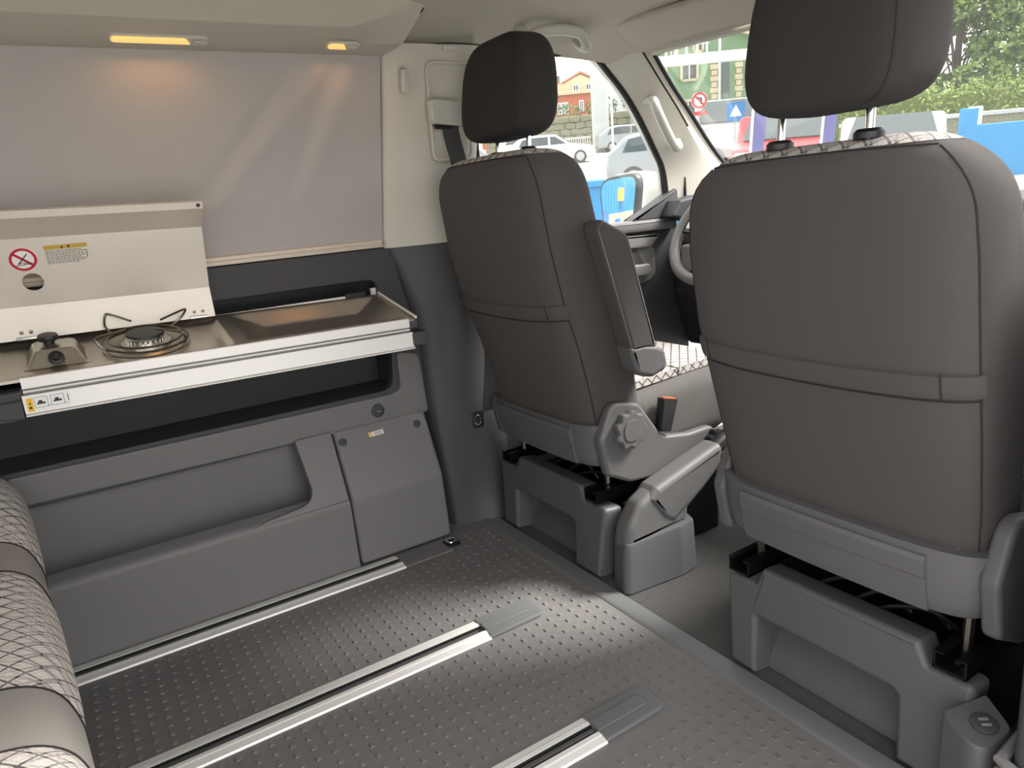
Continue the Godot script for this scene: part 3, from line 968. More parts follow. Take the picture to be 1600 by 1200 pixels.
	var wt := tf(cw, V(1, 0, 0), V(0, 0.80, -0.60))
	var ring_path := []
	for k in 48: ring_path.push_back(wt * V(0.19 * cos(TAU * k / 48), 0.19 * sin(TAU * k / 48), 0.0))
	mb = MB.new()
	mb.tube(ring_path, 0.0185, 10, true)
	part(mb, "rim", M.trim_plastic, sw)
	mb = MB.new()
	mb.prism(MB.rpoly([Vector3(-0.09, -0.05, 0.03), Vector3(0.09, -0.05, 0.03), Vector3(0.08, 0.06, 0.03), Vector3(-0.08, 0.06, 0.03)], 0.0), 0.05, 0.012, wt.translated_local(V(0, 0, -0.03)))
	part(mb, "hub", M.trim_plastic_dark, sw)
	for s in [-1, 1]:
		mb = MB.new()
		mb.prism(MB.rpoly([Vector3(-0.06, -0.02, 0.005), Vector3(0.06, -0.03, 0.005), Vector3(0.06, 0.03, 0.005), Vector3(-0.06, 0.025, 0.005)], 0.0), 0.016, 0.004, wt.translated_local(V(s * 0.13, 0.01, -0.012)))
		var spoke := part(mb, "spoke", M.black_plastic, sw)
		mb = MB.new()
		mb.prism(MB.rrect(0.05, 0.03, 0.01), 0.005, 0.002, wt.translated_local(V(s * 0.135, 0.012, 0.004)))
		part(mb, "button_pad", M.silver_trim, spoke)
	mb = MB.new()
	mb.tube([wt * V(0, 0, -0.02), wt * V(0, 0.0, -0.07)], 0.045, 12)
	part(mb, "column", M.black_plastic, sw)
	mb = MB.new()
	mb.lathe([Vector2(0.0, 0.0), Vector2(0.03, 0.0), Vector2(0.03, 0.02), Vector2(0, 0.02)], 18, Transform3D(Basis(V(1, 0, 0), V(0, 0.2, 1), V(0, -1, 0.2)), V(-1.72, 0.70, -1.80)))
	part(mb, "ignition_barrel", M.black_plastic, sw)
	mb = MB.new()
	mb.box(V(-1.728, 0.688, -1.783), V(-1.722, 0.714, -1.775), 0.001)
	part(mb, "key_slot", M.chrome, sw)

	# sun visor
	var sv := thing("sun_visor", V(-1.5, 1.43, -1.64), "cream sun visor folded up under the headliner by the windscreen", "sun visor")
	mb = MB.new()
	var vt := tf(V(-1.79, 1.43, -1.635), V(0.54, -0.012, -0.075), V(0.0, 0.30, 1.0))
	mb.prism(MB.rpoly([Vector3(0.0, 0.02, 0.05), Vector3(0.05, 0.0, 0.04), Vector3(0.56, 0.0, 0.02), Vector3(0.56, 0.155, 0.03), Vector3(0.03, 0.16, 0.06)], 0.0, 6), 0.02, 0.009, vt.translated_local(V(0, 0, -0.008)), 3)
	part(mb, "board", M.headliner, sv)
	mb = MB.new()
	mb.tube([vt * V(0.12, -0.002, 0.002), vt * V(0.2, -0.004, 0.002)], 0.005, 6)
	part(mb, "edge_clip", M.handle_plastic, sv)
	sv = thing("sun_visor", V(-0.85, 1.43, -1.64), "cream sun visor above the passenger seat's headrest", "sun visor")
	mb = MB.new()
	vt = tf(V(-1.10, 1.422, -1.71), V(0.54, 0.012, 0.075), V(0.0, 0.30, 1.0))
	mb.prism(MB.rpoly([Vector3(0.0, 0.0, 0.03), Vector3(0.51, 0.0, 0.04), Vector3(0.55, 0.02, 0.04), Vector3(0.53, 0.16, 0.06), Vector3(0.0, 0.155, 0.03)], 0.0, 6), 0.02, 0.009, vt.translated_local(V(0, 0, -0.008)), 3)
	part(mb, "board", M.headliner, sv)

# ---------------------------------------------------------------- seats
func build_seat(driver: bool) -> void:
	var xc := -1.625 if driver else -0.712
	var lift := 0.073 if driver else 0.0
	var o: Node3D
	if driver: o = thing("front_seat", V(xc, 0, -1.25), "dark fabric driver seat with a folded armrest and adjusting wheel", "car seat")
	else: o = thing("front_seat", V(xc, 0, -1.25), "dark fabric passenger seat beside the open sliding door", "car seat")
	var top := 1.045 + lift
	# backrest sections: y, half width, half depth, centre z
	var table := [[0.38, 0.236, 0.085, -1.145], [0.50, 0.246, 0.092, -1.125], [0.62, 0.252, 0.097, -1.10], [0.75, 0.257, 0.097, -1.068], [0.88, 0.257, 0.092, -1.046], [0.98 + lift * 0.6, 0.252, 0.086, -1.034], [top, 0.246, 0.08, -1.028]]
	for r in table:
		if driver:
			r[3] += 0.032 * clampf((r[0] - 0.6) / 0.45, 0.0, 1.0)
			r[2] += 0.018
			r[3] -= 0.012
		else:
			r[1] -= 0.008 * clampf((r[0] - 0.85) / 0.2, 0.0, 1.0)
	var section := func(y: float, n: int, grow: float) -> PackedVector3Array:
		var r := mix_at(table, y)
		var a: float = r[1]
		var b: float = r[2]
		var q := y - (top - 0.11)
		if q > 0.0: a -= 0.11 - sqrt(maxf(0.0, 0.11 * 0.11 - q * q)) * 1.0
		q = y - (top - 0.06)
		if q > 0.0: b -= 0.06 - sqrt(maxf(0.0, 0.06 * 0.06 - q * q))
		var ring := PackedVector3Array()
		for k in n:
			var w := TAU * k / n
			var c := cos(w)
			var s := sin(w)
			var e := 2.0 / 4.6
			ring.push_back(V(xc + (a + grow) * signf(c) * pow(absf(c), e), y, r[3] - (b + grow) * signf(s) * pow(absf(s), e)))
		return ring
	var rings := []
	var ys := []
	for k in 30: ys.push_back(lerpf(0.39, top - 0.12, k / 30.0))
	for k in 15: ys.push_back(top - 0.12 + 0.12 * sin(PI / 2 * k / 14.0) * 0.9995)
	for y in ys: rings.push_back(section.call(y, 72, 0.0))
	var mb := MB.new()
	mb.loft(rings)
	var back := part(mb, "backrest", M.seat_fabric, o, 60.0)
	# panel seams down the back: where the rear panel meets the sides
	var on_back := func(y: float, fx: float, grow: float) -> Vector3:
		var r := mix_at(table, y)
		var a: float = r[1]
		var b: float = r[2]
		var q := y - (top - 0.11)
		if q > 0.0: a -= 0.11 - sqrt(maxf(0.0, 0.11 * 0.11 - q * q))
		q = y - (top - 0.06)
		if q > 0.0: b -= 0.06 - sqrt(maxf(0.0, 0.06 * 0.06 - q * q))
		var z: float = r[3] + (b + grow) * pow(maxf(0.0, 1.0 - pow(absf(fx), 4.6)), 1.0 / 4.6)
		return V(xc + fx * (a + grow), y, z)
	for s in [-1, 1]:
		mb = MB.new()
		var path := []
		for k in 40: path.push_back(on_back.call(lerpf(0.40, top - 0.022, k / 39.0), s * 0.965, 0.0006))
		mb.tube(path, 0.0016, 5)
		part(mb, "panel_seam", M.seam_thread, back)
	mb = MB.new()
	var path2 := []
	for k in 40: path2.push_back(on_back.call(top - 0.020 + 0.004 * (1.0 - pow(absf(-1.0 + 2.0 * k / 39.0), 2.0)), -0.965 + 1.93 * k / 39.0, 0.0006))
	mb.tube(path2, 0.0016, 5)
	part(mb, "panel_seam", M.seam_thread, back)
	# checked top panel
	rings = []
	for k in 8: rings.push_back(section.call(minf(top - 0.0145 + 0.0145 * sin(PI / 2 * k / 7.0), top - 0.0002), 72, 0.0012))
	mb = MB.new()
	mb.loft(rings, true, false, true)
	part(mb, "top_panel", M.check_fabric, o, 60.0)
	# map pocket: a stitched band right across the back
	mb = MB.new()
	var rows := []
	var py := 0.735 if driver else 0.705
	for r in [[0.018, 0.0008], [0.0165, 0.0055], [0.006, 0.0065], [-0.006, 0.0062], [-0.0165, 0.005], [-0.018, 0.0008]]:
		var row := []
		for k in 41:
			var fx := -0.972 + 1.944 * k / 40
			row.push_back(on_back.call(py + r[0] - 0.010 * (1 - fx * fx), fx, r[1]))
		rows.push_back(row)
	mb.sheet(rows, V(0, 0, -0.004))
	var pocket := part(mb, "map_pocket", M.seat_fabric, o, 60.0)
	for s in [-1, 1]:
		mb = MB.new()
		mb.tube([on_back.call(py + 0.018, s * 0.80, 0.006), on_back.call(py - 0.022, s * 0.80, 0.006)], 0.0014, 5)
		part(mb, "tab_stitch", M.seam_thread, pocket)
	mb = MB.new()
	path2 = []
	for k in 41:
		var fx := -0.965 + 1.93 * k / 40
		path2.push_back(on_back.call(py - 0.0215 - 0.010 * (1 - fx * fx), fx, 0.001))
	mb.tube(path2, 0.0014, 5)
	part(mb, "hem_seam", M.seam_thread, pocket)

	# headrest
	var hy := 1.274 if driver else 1.205
	var hz := -1.044 if driver else -0.995
	var hx := xc + (-0.004 if driver else 0.042)
	var hh := 0.122
	var hw0 := 0.150 if driver else 0.129
	mb = MB.new()
	rings = []
	for k in 25:
		var w := -PI / 2 + PI * k / 24
		var sy := signf(sin(w)) * pow(absf(sin(w)), 0.62)
		var grow := pow(absf(cos(w)), 0.42)
		var y := hy + hh * sy
		var a := (hw0 - 0.010 * sy - 0.014 * maxf(0, sy) * sy) * grow
		var b := (0.072 - 0.004 * sy) * grow
		var ring := PackedVector3Array()
		for j in 48:
			var q := TAU * j / 48
			var e := 2.0 / 4.4
			ring.push_back(V(hx + a * signf(cos(q)) * pow(absf(cos(q)), e), y, hz - sy * 0.012 - b * signf(sin(q)) * pow(absf(sin(q)), e)))
		rings.push_back(ring)
	mb.loft(rings)
	var head := part(mb, "headrest", M.head_fabric, o, 60.0)
	mb = MB.new()
	path2 = []
	for k in 31:
		var w := lerpf(-1.3, 1.45, k / 30.0)
		var sy := signf(sin(w)) * pow(absf(sin(w)), 0.62)
		var grow := pow(absf(cos(w)), 0.42)
		var fx := 0.88
		path2.push_back(V(hx + (hw0 - 0.010 * sy - 0.014 * maxf(0, sy) * sy) * grow * fx, hy + hh * sy, hz - sy * 0.012 + ((0.072 - 0.004 * sy) * grow) * pow(1.0 - pow(fx, 4.4), 1.0 / 4.4) + 0.0004))
	mb.tube(path2, 0.0014, 5)
	part(mb, "cover_seam", M.seam_thread, head)
	for s in [-1, 1]:
		mb = MB.new()
		mb.tube([V(hx - (0.0 if driver else 0.03) + s * 0.074, top - 0.02, hz + 0.0), V(hx - (0.0 if driver else 0.03) + s * 0.074, hy - hh + 0.03, hz - 0.005)], 0.0065, 10)
		part(mb, "headrest_post", M.chrome, o)
		mb = MB.new()
		mb.lathe([Vector2(0, 0), Vector2(0.021, 0), Vector2(0.021, 0.008), Vector2(0.016, 0.013), Vector2(0, 0.013)], 18, Transform3D(Basis(), V(hx - (0.0 if driver else 0.03) + s * 0.074, top - 0.002, hz)))
		part(mb, "post_collar", M.black_plastic, o)

	# cushion: body and checked top
	mb = MB.new()
	rings = []
	for st in [[-1.06, 0.36, 0.46, 0.215], [-1.10, 0.31, 0.485, 0.235], [-1.25, 0.285, 0.50, 0.246], [-1.42, 0.285, 0.515, 0.246], [-1.53, 0.285, 0.52, 0.246], [-1.585, 0.30, 0.51, 0.238], [-1.605, 0.37, 0.48, 0.22]]:
		var ring := PackedVector3Array()
		for k in 40:
			var q := TAU * k / 40
			var e := 2.0 / 4.0
			ring.push_back(V(xc + st[3] * signf(cos(q)) * pow(absf(cos(q)), e), (st[1] + st[2]) / 2 + (st[2] - st[1]) / 2 * signf(sin(q)) * pow(absf(sin(q)), e), st[0]))
		rings.push_back(ring)
	mb.loft(rings)
	part(mb, "cushion", M.seat_fabric_side, o, 60.0)
	for zz in [[-1.12, -1.385], [-1.395, -1.58]]:
		mb = MB.new()
		rows = []
		for k in 9:
			var u := k / 8.0
			var row := []
			for j in 9:
				var v := -1.0 + j / 4.0
				var puff := 0.010 * (1 - pow(absf(v), 4.0)) * (1 - pow(absf(2 * u - 1), 6.0))
				row.push_back(V(xc + v * 0.212, 0.502 + 0.05 * (-1.12 - lerpf(zz[0], zz[1], u)) + puff, lerpf(zz[0], zz[1], u)))
			rows.push_back(row)
		mb.sheet(rows, V(0, -0.02, 0))
		part(mb, "seat_panel", M.check_fabric, o, 60.0)

	# lower back shell with a centre panel, and side valances
	mb = MB.new()
	rings = []
	for st in [[0.312, 0.236, 0.076, -1.135], [0.318, 0.243, 0.084, -1.135], [0.345, 0.252, 0.094, -1.135], [0.40, 0.258, 0.101, -1.135], [0.432, 0.26, 0.102, -1.132]]:
		var ring := PackedVector3Array()
		for k in 72:
			var q := TAU * k / 72
			var e := 2.0 / 4.2
			ring.push_back(V(xc + st[1] * signf(cos(q)) * pow(absf(cos(q)), e), st[0] - 0.022 * (1.0 if k == -1 else 0.0), st[3] - st[2] * signf(sin(q)) * pow(absf(sin(q)), e)))
		rings.push_back(ring)
	mb.loft(rings)
	part(mb, "back_shell", M.seat_plastic, o, 50.0)
	mb = MB.new()
	rows = []
	for st in [[0.318, -1.042], [0.34, -1.036], [0.378, -1.030], [0.381, -1.0265], [0.41, -1.0225], [0.418, -1.026]]:
		var row := []
		for k in 13:
			var u := -1.0 + k / 6.0
			row.push_back(V(xc + u * 0.178, st[0], st[1] - 0.006 * u * u))
		rows.push_back(row)
	mb.sheet(rows, V(0, 0, -0.01))
	part(mb, "centre_panel", M.seat_plastic, o, 25.0)
	for s in [-1, 1]:
		mb = MB.new()
		var sx: float = xc + s * 0.243 if s > 0 else xc - 0.243 - 0.03
		mb.prism(MB.rpoly([Vector3(1.075, 0.30, 0.02), Vector3(1.15, 0.262, 0.02), Vector3(1.43, 0.232, 0.02), Vector3(1.47, 0.345, 0.02), Vector3(1.36, 0.345, 0.04), Vector3(1.27, 0.36, 0.05), Vector3(1.19, 0.47, 0.04), Vector3(1.10, 0.492, 0.04), Vector3(1.055, 0.40, 0.03)], 0.0, 5), 0.03, 0.009, zy(sx), 3)
		var val := part(mb, "side_valance", M.seat_plastic, o)
		if (driver and s > 0) or (not driver and s < 0):
			# lobed wheel for the backrest angle
			mb = MB.new()
			var kc := V(xc + s * 0.273, 0.412, -1.145)
			var kt := Transform3D(Basis(V(0, 0, -s), V(0, 1, 0), V(s, 0, 0)), kc)
			var lobes := PackedVector2Array()
			for k in 80:
				var w := TAU * k / 80
				var r := 0.0475 + 0.004 * cos(9 * w)
				lobes.push_back(Vector2(r * cos(w), r * sin(w)))
			mb.prism(lobes, 0.022, 0.004, kt)
			var knob := part(mb, "adjusting_wheel", M.seat_plastic, o)
			mb = MB.new()
			mb.prism(MB.rrect(0.056, 0.056, 0.0279, 8), 0.003, 0.001, kt.translated_local(V(0, 0, 0.022)))
			part(mb, "wheel_cap", M.seat_plastic, knob)
			mb = MB.new()
			lobes = PackedVector2Array()
			for k in 60:
				var w := TAU * k / 60
				var r := 0.030 + 0.0032 * cos(7 * w)
				lobes.push_back(Vector2(r * cos(w), r * sin(w)))
			mb.prism(lobes, 0.022, 0.004, Transform3D(kt.basis, V(xc + s * 0.272, 0.305, -1.455)))
			part(mb, "height_wheel", M.black_plastic, val)

	# folded armrest on the inner side
	var side := 1.0 if driver else -1.0
	var at_ := tf(V(xc + side * 0.272 - (0.0 if driver else 0.0), 0.60, -1.215), V(0, 0.0, -1) , V(0, 1, 0.30))
	mb = MB.new()
	var armp := MB.rpoly([Vector3(-0.045, 0.03, 0.01), Vector3(0.04, 0.03, 0.01), Vector3(0.040, 0.33, 0.035), Vector3(-0.03, 0.375, 0.03), Vector3(-0.05, 0.35, 0.02)], 0.0, 6)
	var art := Transform3D(Basis(V(0, 0, -1), V(0, 1, 0.27).normalized(), V(1, 0, 0)), V(xc + side * 0.28 - 0.03, 0.585, -1.195))
	mb.prism(armp, 0.062, 0.014, art, 4)
	var arm := part(mb, "armrest", M.seat_fabric, o)
	mb = MB.new()
	path2 = []
	for p in MB.inset(armp, 0.006): path2.push_back(art * V(p.x, p.y, 0.058))
	mb.tube(path2, 0.0012, 5, true)
	part(mb, "stitching", M.stitch_thread, arm)
	mb = MB.new()
	mb.prism(MB.rpoly([Vector3(-0.048, 0.045, 0.005), Vector3(-0.05, -0.03, 0.03), Vector3(0.0, -0.045, 0.03), Vector3(0.058, -0.03, 0.03), Vector3(0.062, 0.03, 0.03), Vector3(0.0, 0.045, 0.01)], 0.0, 6), 0.066, 0.012, art.translated_local(V(0, 0, -0.002)), 3)
	part(mb, "armrest_hinge", M.seat_plastic, o)

	# belt buckle
	mb = MB.new()
	var bt := tf(V(xc + side * 0.266 - 0.012, 0.372, -1.275), V(0, -0.25, -1), V(0, 1, -0.40))
	bt.basis = Basis(bt.basis.x, bt.basis.y, bt.basis.x.cross(bt.basis.y))
	mb.prism(MB.rpoly([Vector3(-0.02, 0, 0.003), Vector3(0.02, 0, 0.003), Vector3(0.028, 0.09, 0.003), Vector3(-0.028, 0.09, 0.003)], 0.0), 0.024, 0.004, bt)
	var buckle := part(mb, "belt_buckle", M.black_plastic, o)
	mb = MB.new()
	mb.prism(MB.rrect(0.042, 0.003, 0.001, 2), 0.017, 0.001, bt.translated_local(V(0, 0.0905, 0.0035)))
	part(mb, "release_button", M.orange, buckle)

	# seat box
	var hw := 0.262 if driver else 0.247
	var bz := -1.048
	mb = MB.new()
	var outline := MB.rpoly([Vector3(-hw + 0.022, 0.002, 0.0), Vector3(-0.162, 0.002, 0), Vector3(-0.167, 0.128, 0.006), Vector3(0.128, 0.128, 0.016), Vector3(0.137, 0.002, 0), Vector3(hw - 0.022, 0.002, 0.0), Vector3(hw, 0.2, 0.014), Vector3(0.172, 0.2, 0.006), Vector3(0.155, 0.236, 0.008), Vector3(-0.16, 0.236, 0.008), Vector3(-0.175, 0.2, 0.006), Vector3(-hw, 0.2, 0.014)], 0.0, 5)
	var bt2 := Transform3D(Basis(V(1, 0, 0), V(0, 0.995, -0.1), V(0, 0.1, 0.995)), V(xc, 0.0, bz - 0.062))
	mb.prism(outline, 0.062, 0.012, bt2, 4)
	var bx := part(mb, "seat_box", M.seat_box_plastic, o)
	mb = MB.new()
	rows = []
	for st in [[0.0, -0.05], [0.02, -0.055], [0.06, -0.088], [0.14, -0.098]]:
		rows.push_back([V(xc - 0.175, st[0], bz + st[1]), V(xc + 0.145, st[0], bz + st[1])])
	mb.sheet(rows, V(0, 0, -0.02))
	mb.box(V(xc - 0.180, 0.002, bz - 0.115), V(xc - 0.166, 0.14, bz - 0.045))
	mb.box(V(xc + 0.132, 0.002, bz - 0.115), V(xc + 0.146, 0.14, bz - 0.045))
	mb.box(V(xc - 0.178, 0.128, bz - 0.115), V(xc + 0.144, 0.14, bz - 0.05))
	part(mb, "recess_back", M.seat_box_plastic, bx, 60.0)
	mb = MB.new()
	mb.box(V(xc - hw + 0.03, 0.0, -1.52), V(xc + hw - 0.03, 0.19, -1.15), 0.006)
	part(mb, "box_body", M.black_metal, bx)
	mb = MB.new()
	mb.box(V(xc - 0.20, 0.21, -1.5), V(xc + 0.20, 0.30, -1.24), 0.004)
	mb.box(V(xc - 0.17, 0.24, -1.26), V(xc + 0.17, 0.262, -1.215), 0.003)
	part(mb, "height_frame", M.black_metal, o)
	for s in [-1, 1]:
		mb = MB.new()
		var rx: float = xc + s * 0.21
		mb.box(V(rx - 0.026, 0.214, -1.53), V(rx + 0.026, 0.220, -1.062), 0.001)
		mb.box(V(rx - 0.026, 0.214, -1.53), V(rx - 0.022, 0.246, -1.062), 0.001)
		mb.box(V(rx + 0.022, 0.214, -1.53), V(rx + 0.026, 0.246, -1.062), 0.001)
		mb.box(V(rx - 0.026, 0.243, -1.53), V(rx - 0.010, 0.247, -1.062), 0.001)
		mb.box(V(rx + 0.010, 0.243, -1.53), V(rx + 0.026, 0.247, -1.062), 0.001)
		var rail := part(mb, "slide_rail", M.black_metal, o)
		mb = MB.new()
		mb.lathe([Vector2(0, 0), Vector2(0.008, 0), Vector2(0.008, 0.005), Vector2(0, 0.006)], 6, Transform3D(Basis(), V(rx, 0.219, -1.095)))
		part(mb, "bolt", M.wire_steel, rail)
		mb = MB.new()
		mb.tube([V(rx - s * 0.005, 0.22, -1.125), V(rx - s * 0.005, 0.30, -1.13)], 0.009, 8)
		part(mb, "rail_stud", M.wire_steel, rail)
	for c in [[-0.10, 0.02, 0.05], [0.02, 0.12, 0.03], [-0.02, 0.09, 0.06]]:
		mb = MB.new()
		mb.tube(smooth_path([V(xc + c[0], 0.20, -1.13), V(xc + c[0] * 0.6 + c[1] * 0.4, 0.215 + c[2] * 0.4, -1.155), V(xc + c[1], 0.205 + c[2], -1.18), V(xc + c[1] + 0.05, 0.20, -1.20)], 5), 0.0045, 7)
		part(mb, "cable", M.black_plastic, o)
	if driver:
		# printed plate in the gap on top of the box
		mb = MB.new()
		mb.prism(MB.rrect(0.05, 0.02, 0.002), 0.001, 0.0, Transform3D(Basis(V(1, 0, 0), V(0, 0, -1), V(0, 1, 0)), V(xc - 0.04, 0.2635, -1.235)))
		var plate := part(mb, "printed_plate", M.white, o, 42.0, "white print of a seat symbol on the black frame")
		mb = MB.new()
		for k in 9: mb.box(V(xc - 0.11 + 0.018 * k, 0.2622, -1.222), V(xc - 0.103 + 0.018 * k, 0.263, -1.218))
		part(mb, "print", M.white, plate)

# ---------------------------------------------------------------- kitchen
func build_kitchen() -> void:
	var o := thing("camping_kitchen", V(-1.85, 0.7, -0.33), "fold-out steel camping kitchen with one gas burner and a raised lid", "kitchen unit")
	# the tray lies on a plane that falls a little towards the cabin and to the front
	var zr := -0.765
	var zl := 0.40
	var plane := func(x: float, z: float) -> float:
		return 0.7755 + (x + 1.97) * -0.215 + (z + 0.765) * 0.016
	var at := func(x: float, z: float, up: float) -> Vector3: return V(x, plane.call(x, z) + up, z)
	# tray surface: rim, shelf with burner, sink-like basin at the front end
	var mb := MB.new()
	var xs := []
	var zs := []
	for k in 41: xs.push_back(lerpf(-1.968, -1.733, k / 40.0))
	for k in 150: zs.push_back(lerpf(zr + 0.004, zl, k / 149.0))
	var dip := func(x: float, z: float) -> float:
		var e := 0.0
		var fx := minf((x + 1.962) / 0.018, (-1.742 - x) / 0.012)
		# shallow well of the hob
		var well := clampf(minf(fx, minf((z + 0.315) / 0.02, (0.16 - z) / 0.02)), 0.0, 1.0)
		e -= 0.007 * well * well * (3 - 2 * well)
		# deep basin with sloping sides
		var side := minf(minf((x + 1.957) / 0.040, (-1.760 - x) / 0.022), minf((z + 0.745) / 0.07, (-0.345 - z) / 0.075))
		var b := clampf(side, 0.0, 1.0)
		e -= 0.030 * b
		return e
	var rows := []
	for z in zs:
		var row := []
		for x in xs: row.push_back(at.call(x, z, dip.call(x, z)))
		rows.push_back(row)
	mb.sheet(rows, V(0, -0.006, 0))
	part(mb, "tray", M.steel, o, 40.0)
	# underside box
	mb = MB.new()
	mb.sheet([[V(-1.97, 0.73, zr + 0.01), V(-1.97, 0.74, zl)], [V(-1.75, 0.655, zr + 0.01), V(-1.75, 0.665, zl)]], V(0, -0.006, 0))
	part(mb, "underside", M.black_plastic, o)
	# aluminium front: upper strip, groove, fascia, lower lip
	var fascia := func(y0: float, y1: float, x0: float, x1: float, z0: float, z1: float, m: Material, nm: String) -> void:
		var b := MB.new()
		var q := []
		for z in [z0, z1]:
			var d: float = plane.call(-1.733, z)
			q.push_back([V(x0, d + y0, z), V(x1 - 0.0015, d + y0, z), V(x1, d + y0 + 0.0015, z), V(x1, d + y1 - 0.0015, z), V(x1 - 0.0015, d + y1, z), V(x0, d + y1, z)])
		b.sheet(q, V(-0.004, 0, 0))
		part(b, nm, m, o, 25.0)
	fascia.call(-0.021, 0.0025, -1.742, -1.730, zr + 0.02, 0.112, M.aluminium, "upper_strip")
	fascia.call(-0.0245, -0.021, -1.742, -1.7335, zr + 0.02, 0.112, M.aluminium_groove, "groove")
	fascia.call(-0.029, -0.0245, -1.742, -1.730, zr + 0.02, 0.112, M.aluminium, "middle_strip")
	fascia.call(-0.0335, -0.029, -1.742, -1.7345, zr + 0.02, 0.112, M.aluminium_groove, "groove")
	fascia.call(-0.073, -0.0335, -1.738, -1.727, zr + 0.014, 0.116, M.aluminium, "fascia")
	fascia.call(-0.0775, -0.0735, -1.738, -1.7225, zr + 0.014, 0.116, M.aluminium, "lower_lip")
	mb = MB.new()
	mb.box(V(-1.76, 0.662, zr + 0.02), V(-1.735, 0.72, 0.116))
	part(mb, "front_core", M.black_plastic, o)
	# end caps
	mb = MB.new()
	mb.prism(MB.rrect(0.03, 0.026, 0.004), 0.05, 0.003, zy(-1.785).translated_local(V(-zr - 0.008, 0.712, 0)))
	mb.prism(MB.rrect(0.042, 0.036, 0.006), 0.05, 0.004, zy(-1.772).translated_local(V(-zr + 0.004, 0.672, 0)))
	part(mb, "end_cap", M.trim_plastic_dark, o)
	mb = MB.new()
	mb.prism(MB.rpoly(P2([-0.4, 0.676, -0.117, 0.676, -0.110, 0.703, -0.4, 0.703]), 0.002), 0.05, 0.003, zy(-1.785).translated_local(V(0, 0.013, 0)))
	mb.prism(MB.rpoly(P2([-0.4, 0.656, -0.119, 0.656, -0.117, 0.697, -0.4, 0.697]), 0.002), 0.05, 0.003, zy(-1.776).translated_local(V(0, 0.0, 0)))
	part(mb, "end_cap", M.trim_plastic_dark, o)
	# side edge and rear upstand
	mb = MB.new()
	mb.tube([V(-1.968, 0.779, zr + 0.002), V(-1.725, 0.7295, zr + 0.002)], 0.004, 8)
	part(mb, "side_edge", M.aluminium, o)
	mb = MB.new()
	mb.box(V(-1.984, 0.762, zr + 0.05), V(-1.972, 0.782, zl), 0.002)
	part(mb, "rear_rail", M.aluminium, o)
	mb = MB.new()
	mb.box(V(-1.985, 0.768, -0.725), V(-1.968, 0.789, -0.665), 0.002)
	part(mb, "lid_stop", M.black_plastic, o)
	mb = MB.new()
	mb.box(V(-2.03, 0.72, -0.775), V(-2.015, 0.79, -0.76), 0.002)
	part(mb, "guide_post", M.aluminium, o)
	# lid: folded brushed sheet, standing up, with a round hole for the knob
	var zR := -0.312
	var zL := 0.42
	var prof := [Vector2(-1.948, 0.784), Vector2(-1.958, 0.857), Vector2(-1.905, 1.006), Vector2(-1.842, 1.047), Vector2(-1.836, 1.062), Vector2(-1.848, 1.066)]
	var tiltz := func(p: Vector2, z: float) -> Vector3: return V(p.x, p.y + (z + 0.31) * 0.022, z)
	mb = MB.new()
	for k in [0, 2, 3, 4]:
		mb.sheet([[tiltz.call(prof[k], zR), tiltz.call(prof[k], zL)], [tiltz.call(prof[k + 1], zR), tiltz.call(prof[k + 1], zL)]], V(-0.0025, 0, 0))
	# middle panel with the hole: local u along z, v up the slope
	var a0: Vector3 = tiltz.call(prof[1], 0.0)
	var a1: Vector3 = tiltz.call(prof[2], 0.0)
	var slope := func(z: float, v: float) -> Vector3: return tiltz.call(prof[1].lerp(prof[2], v), z)
	var hc := Vector2(0.054, 0.36)
	var hr := Vector2(0.0205, 0.0205 / 0.158)
	var zo := [zR, -0.05, 0.16, zL]
	mb.sheet([[slope.call(zo[0], 0.0), slope.call(zo[1], 0.0)], [slope.call(zo[0], 1.0), slope.call(zo[1], 1.0)]], V(-0.0025, 0, 0))
	mb.sheet([[slope.call(zo[2], 0.0), slope.call(zo[3], 0.0)], [slope.call(zo[2], 1.0), slope.call(zo[3], 1.0)]], V(-0.0025, 0, 0))
	var inner := []
	var outer := []
	for k in 65:
		var w := TAU * k / 64
		var d := Vector2(cos(w), sin(w))
		inner.push_back(slope.call(hc.x + hr.x * d.x, hc.y + hr.y * d.y))
		var reach := 1e9
		if absf(d.x) > 1e-5: reach = minf(reach, ((zo[2] - hc.x) if d.x > 0 else (hc.x - zo[1])) / absf(d.x))
		if absf(d.y) > 1e-5: reach = minf(reach, ((1.0 - hc.y) if d.y > 0 else hc.y) / absf(d.y))
		outer.push_back(slope.call(hc.x + d.x * reach, hc.y + d.y * reach))
	mb.sheet([inner, outer], V(-0.0025, 0, 0))
	# the four corners that the spokes cut off
	for cn in [[zo[1], 0.0], [zo[1], 1.0], [zo[2], 0.0], [zo[2], 1.0]]:
		var c: Vector3 = slope.call(cn[0], cn[1])
		var near := []
		for k in 64:
			var p: Vector3 = outer[k]
			var q: Vector3 = outer[k + 1]
			if p.distance_to(c) < 0.06 and q.distance_to(c) < 0.06 and absf((p - c).normalized().dot((q - c).normalized())) < 0.5: near = [p, q]
		if near.size() == 2: mb.tri(c, near[0], near[1])
	var lid := part(mb, "lid", M.brushed_steel, o, 15.0)
	mb = MB.new()
	var hp: Vector3 = tiltz.call(Vector2(-1.8385, 1.0545), zR + 0.010)
	mb.lathe([Vector2(0, 0), Vector2(0.0045, 0), Vector2(0.0045, 0.0012), Vector2(0, 0.0012)], 16, Transform3D(Basis(V(0, 1, 0), V(1, 0, 0), V(0, 0, -1)), hp))
	part(mb, "rim_hole", M.ink, lid)
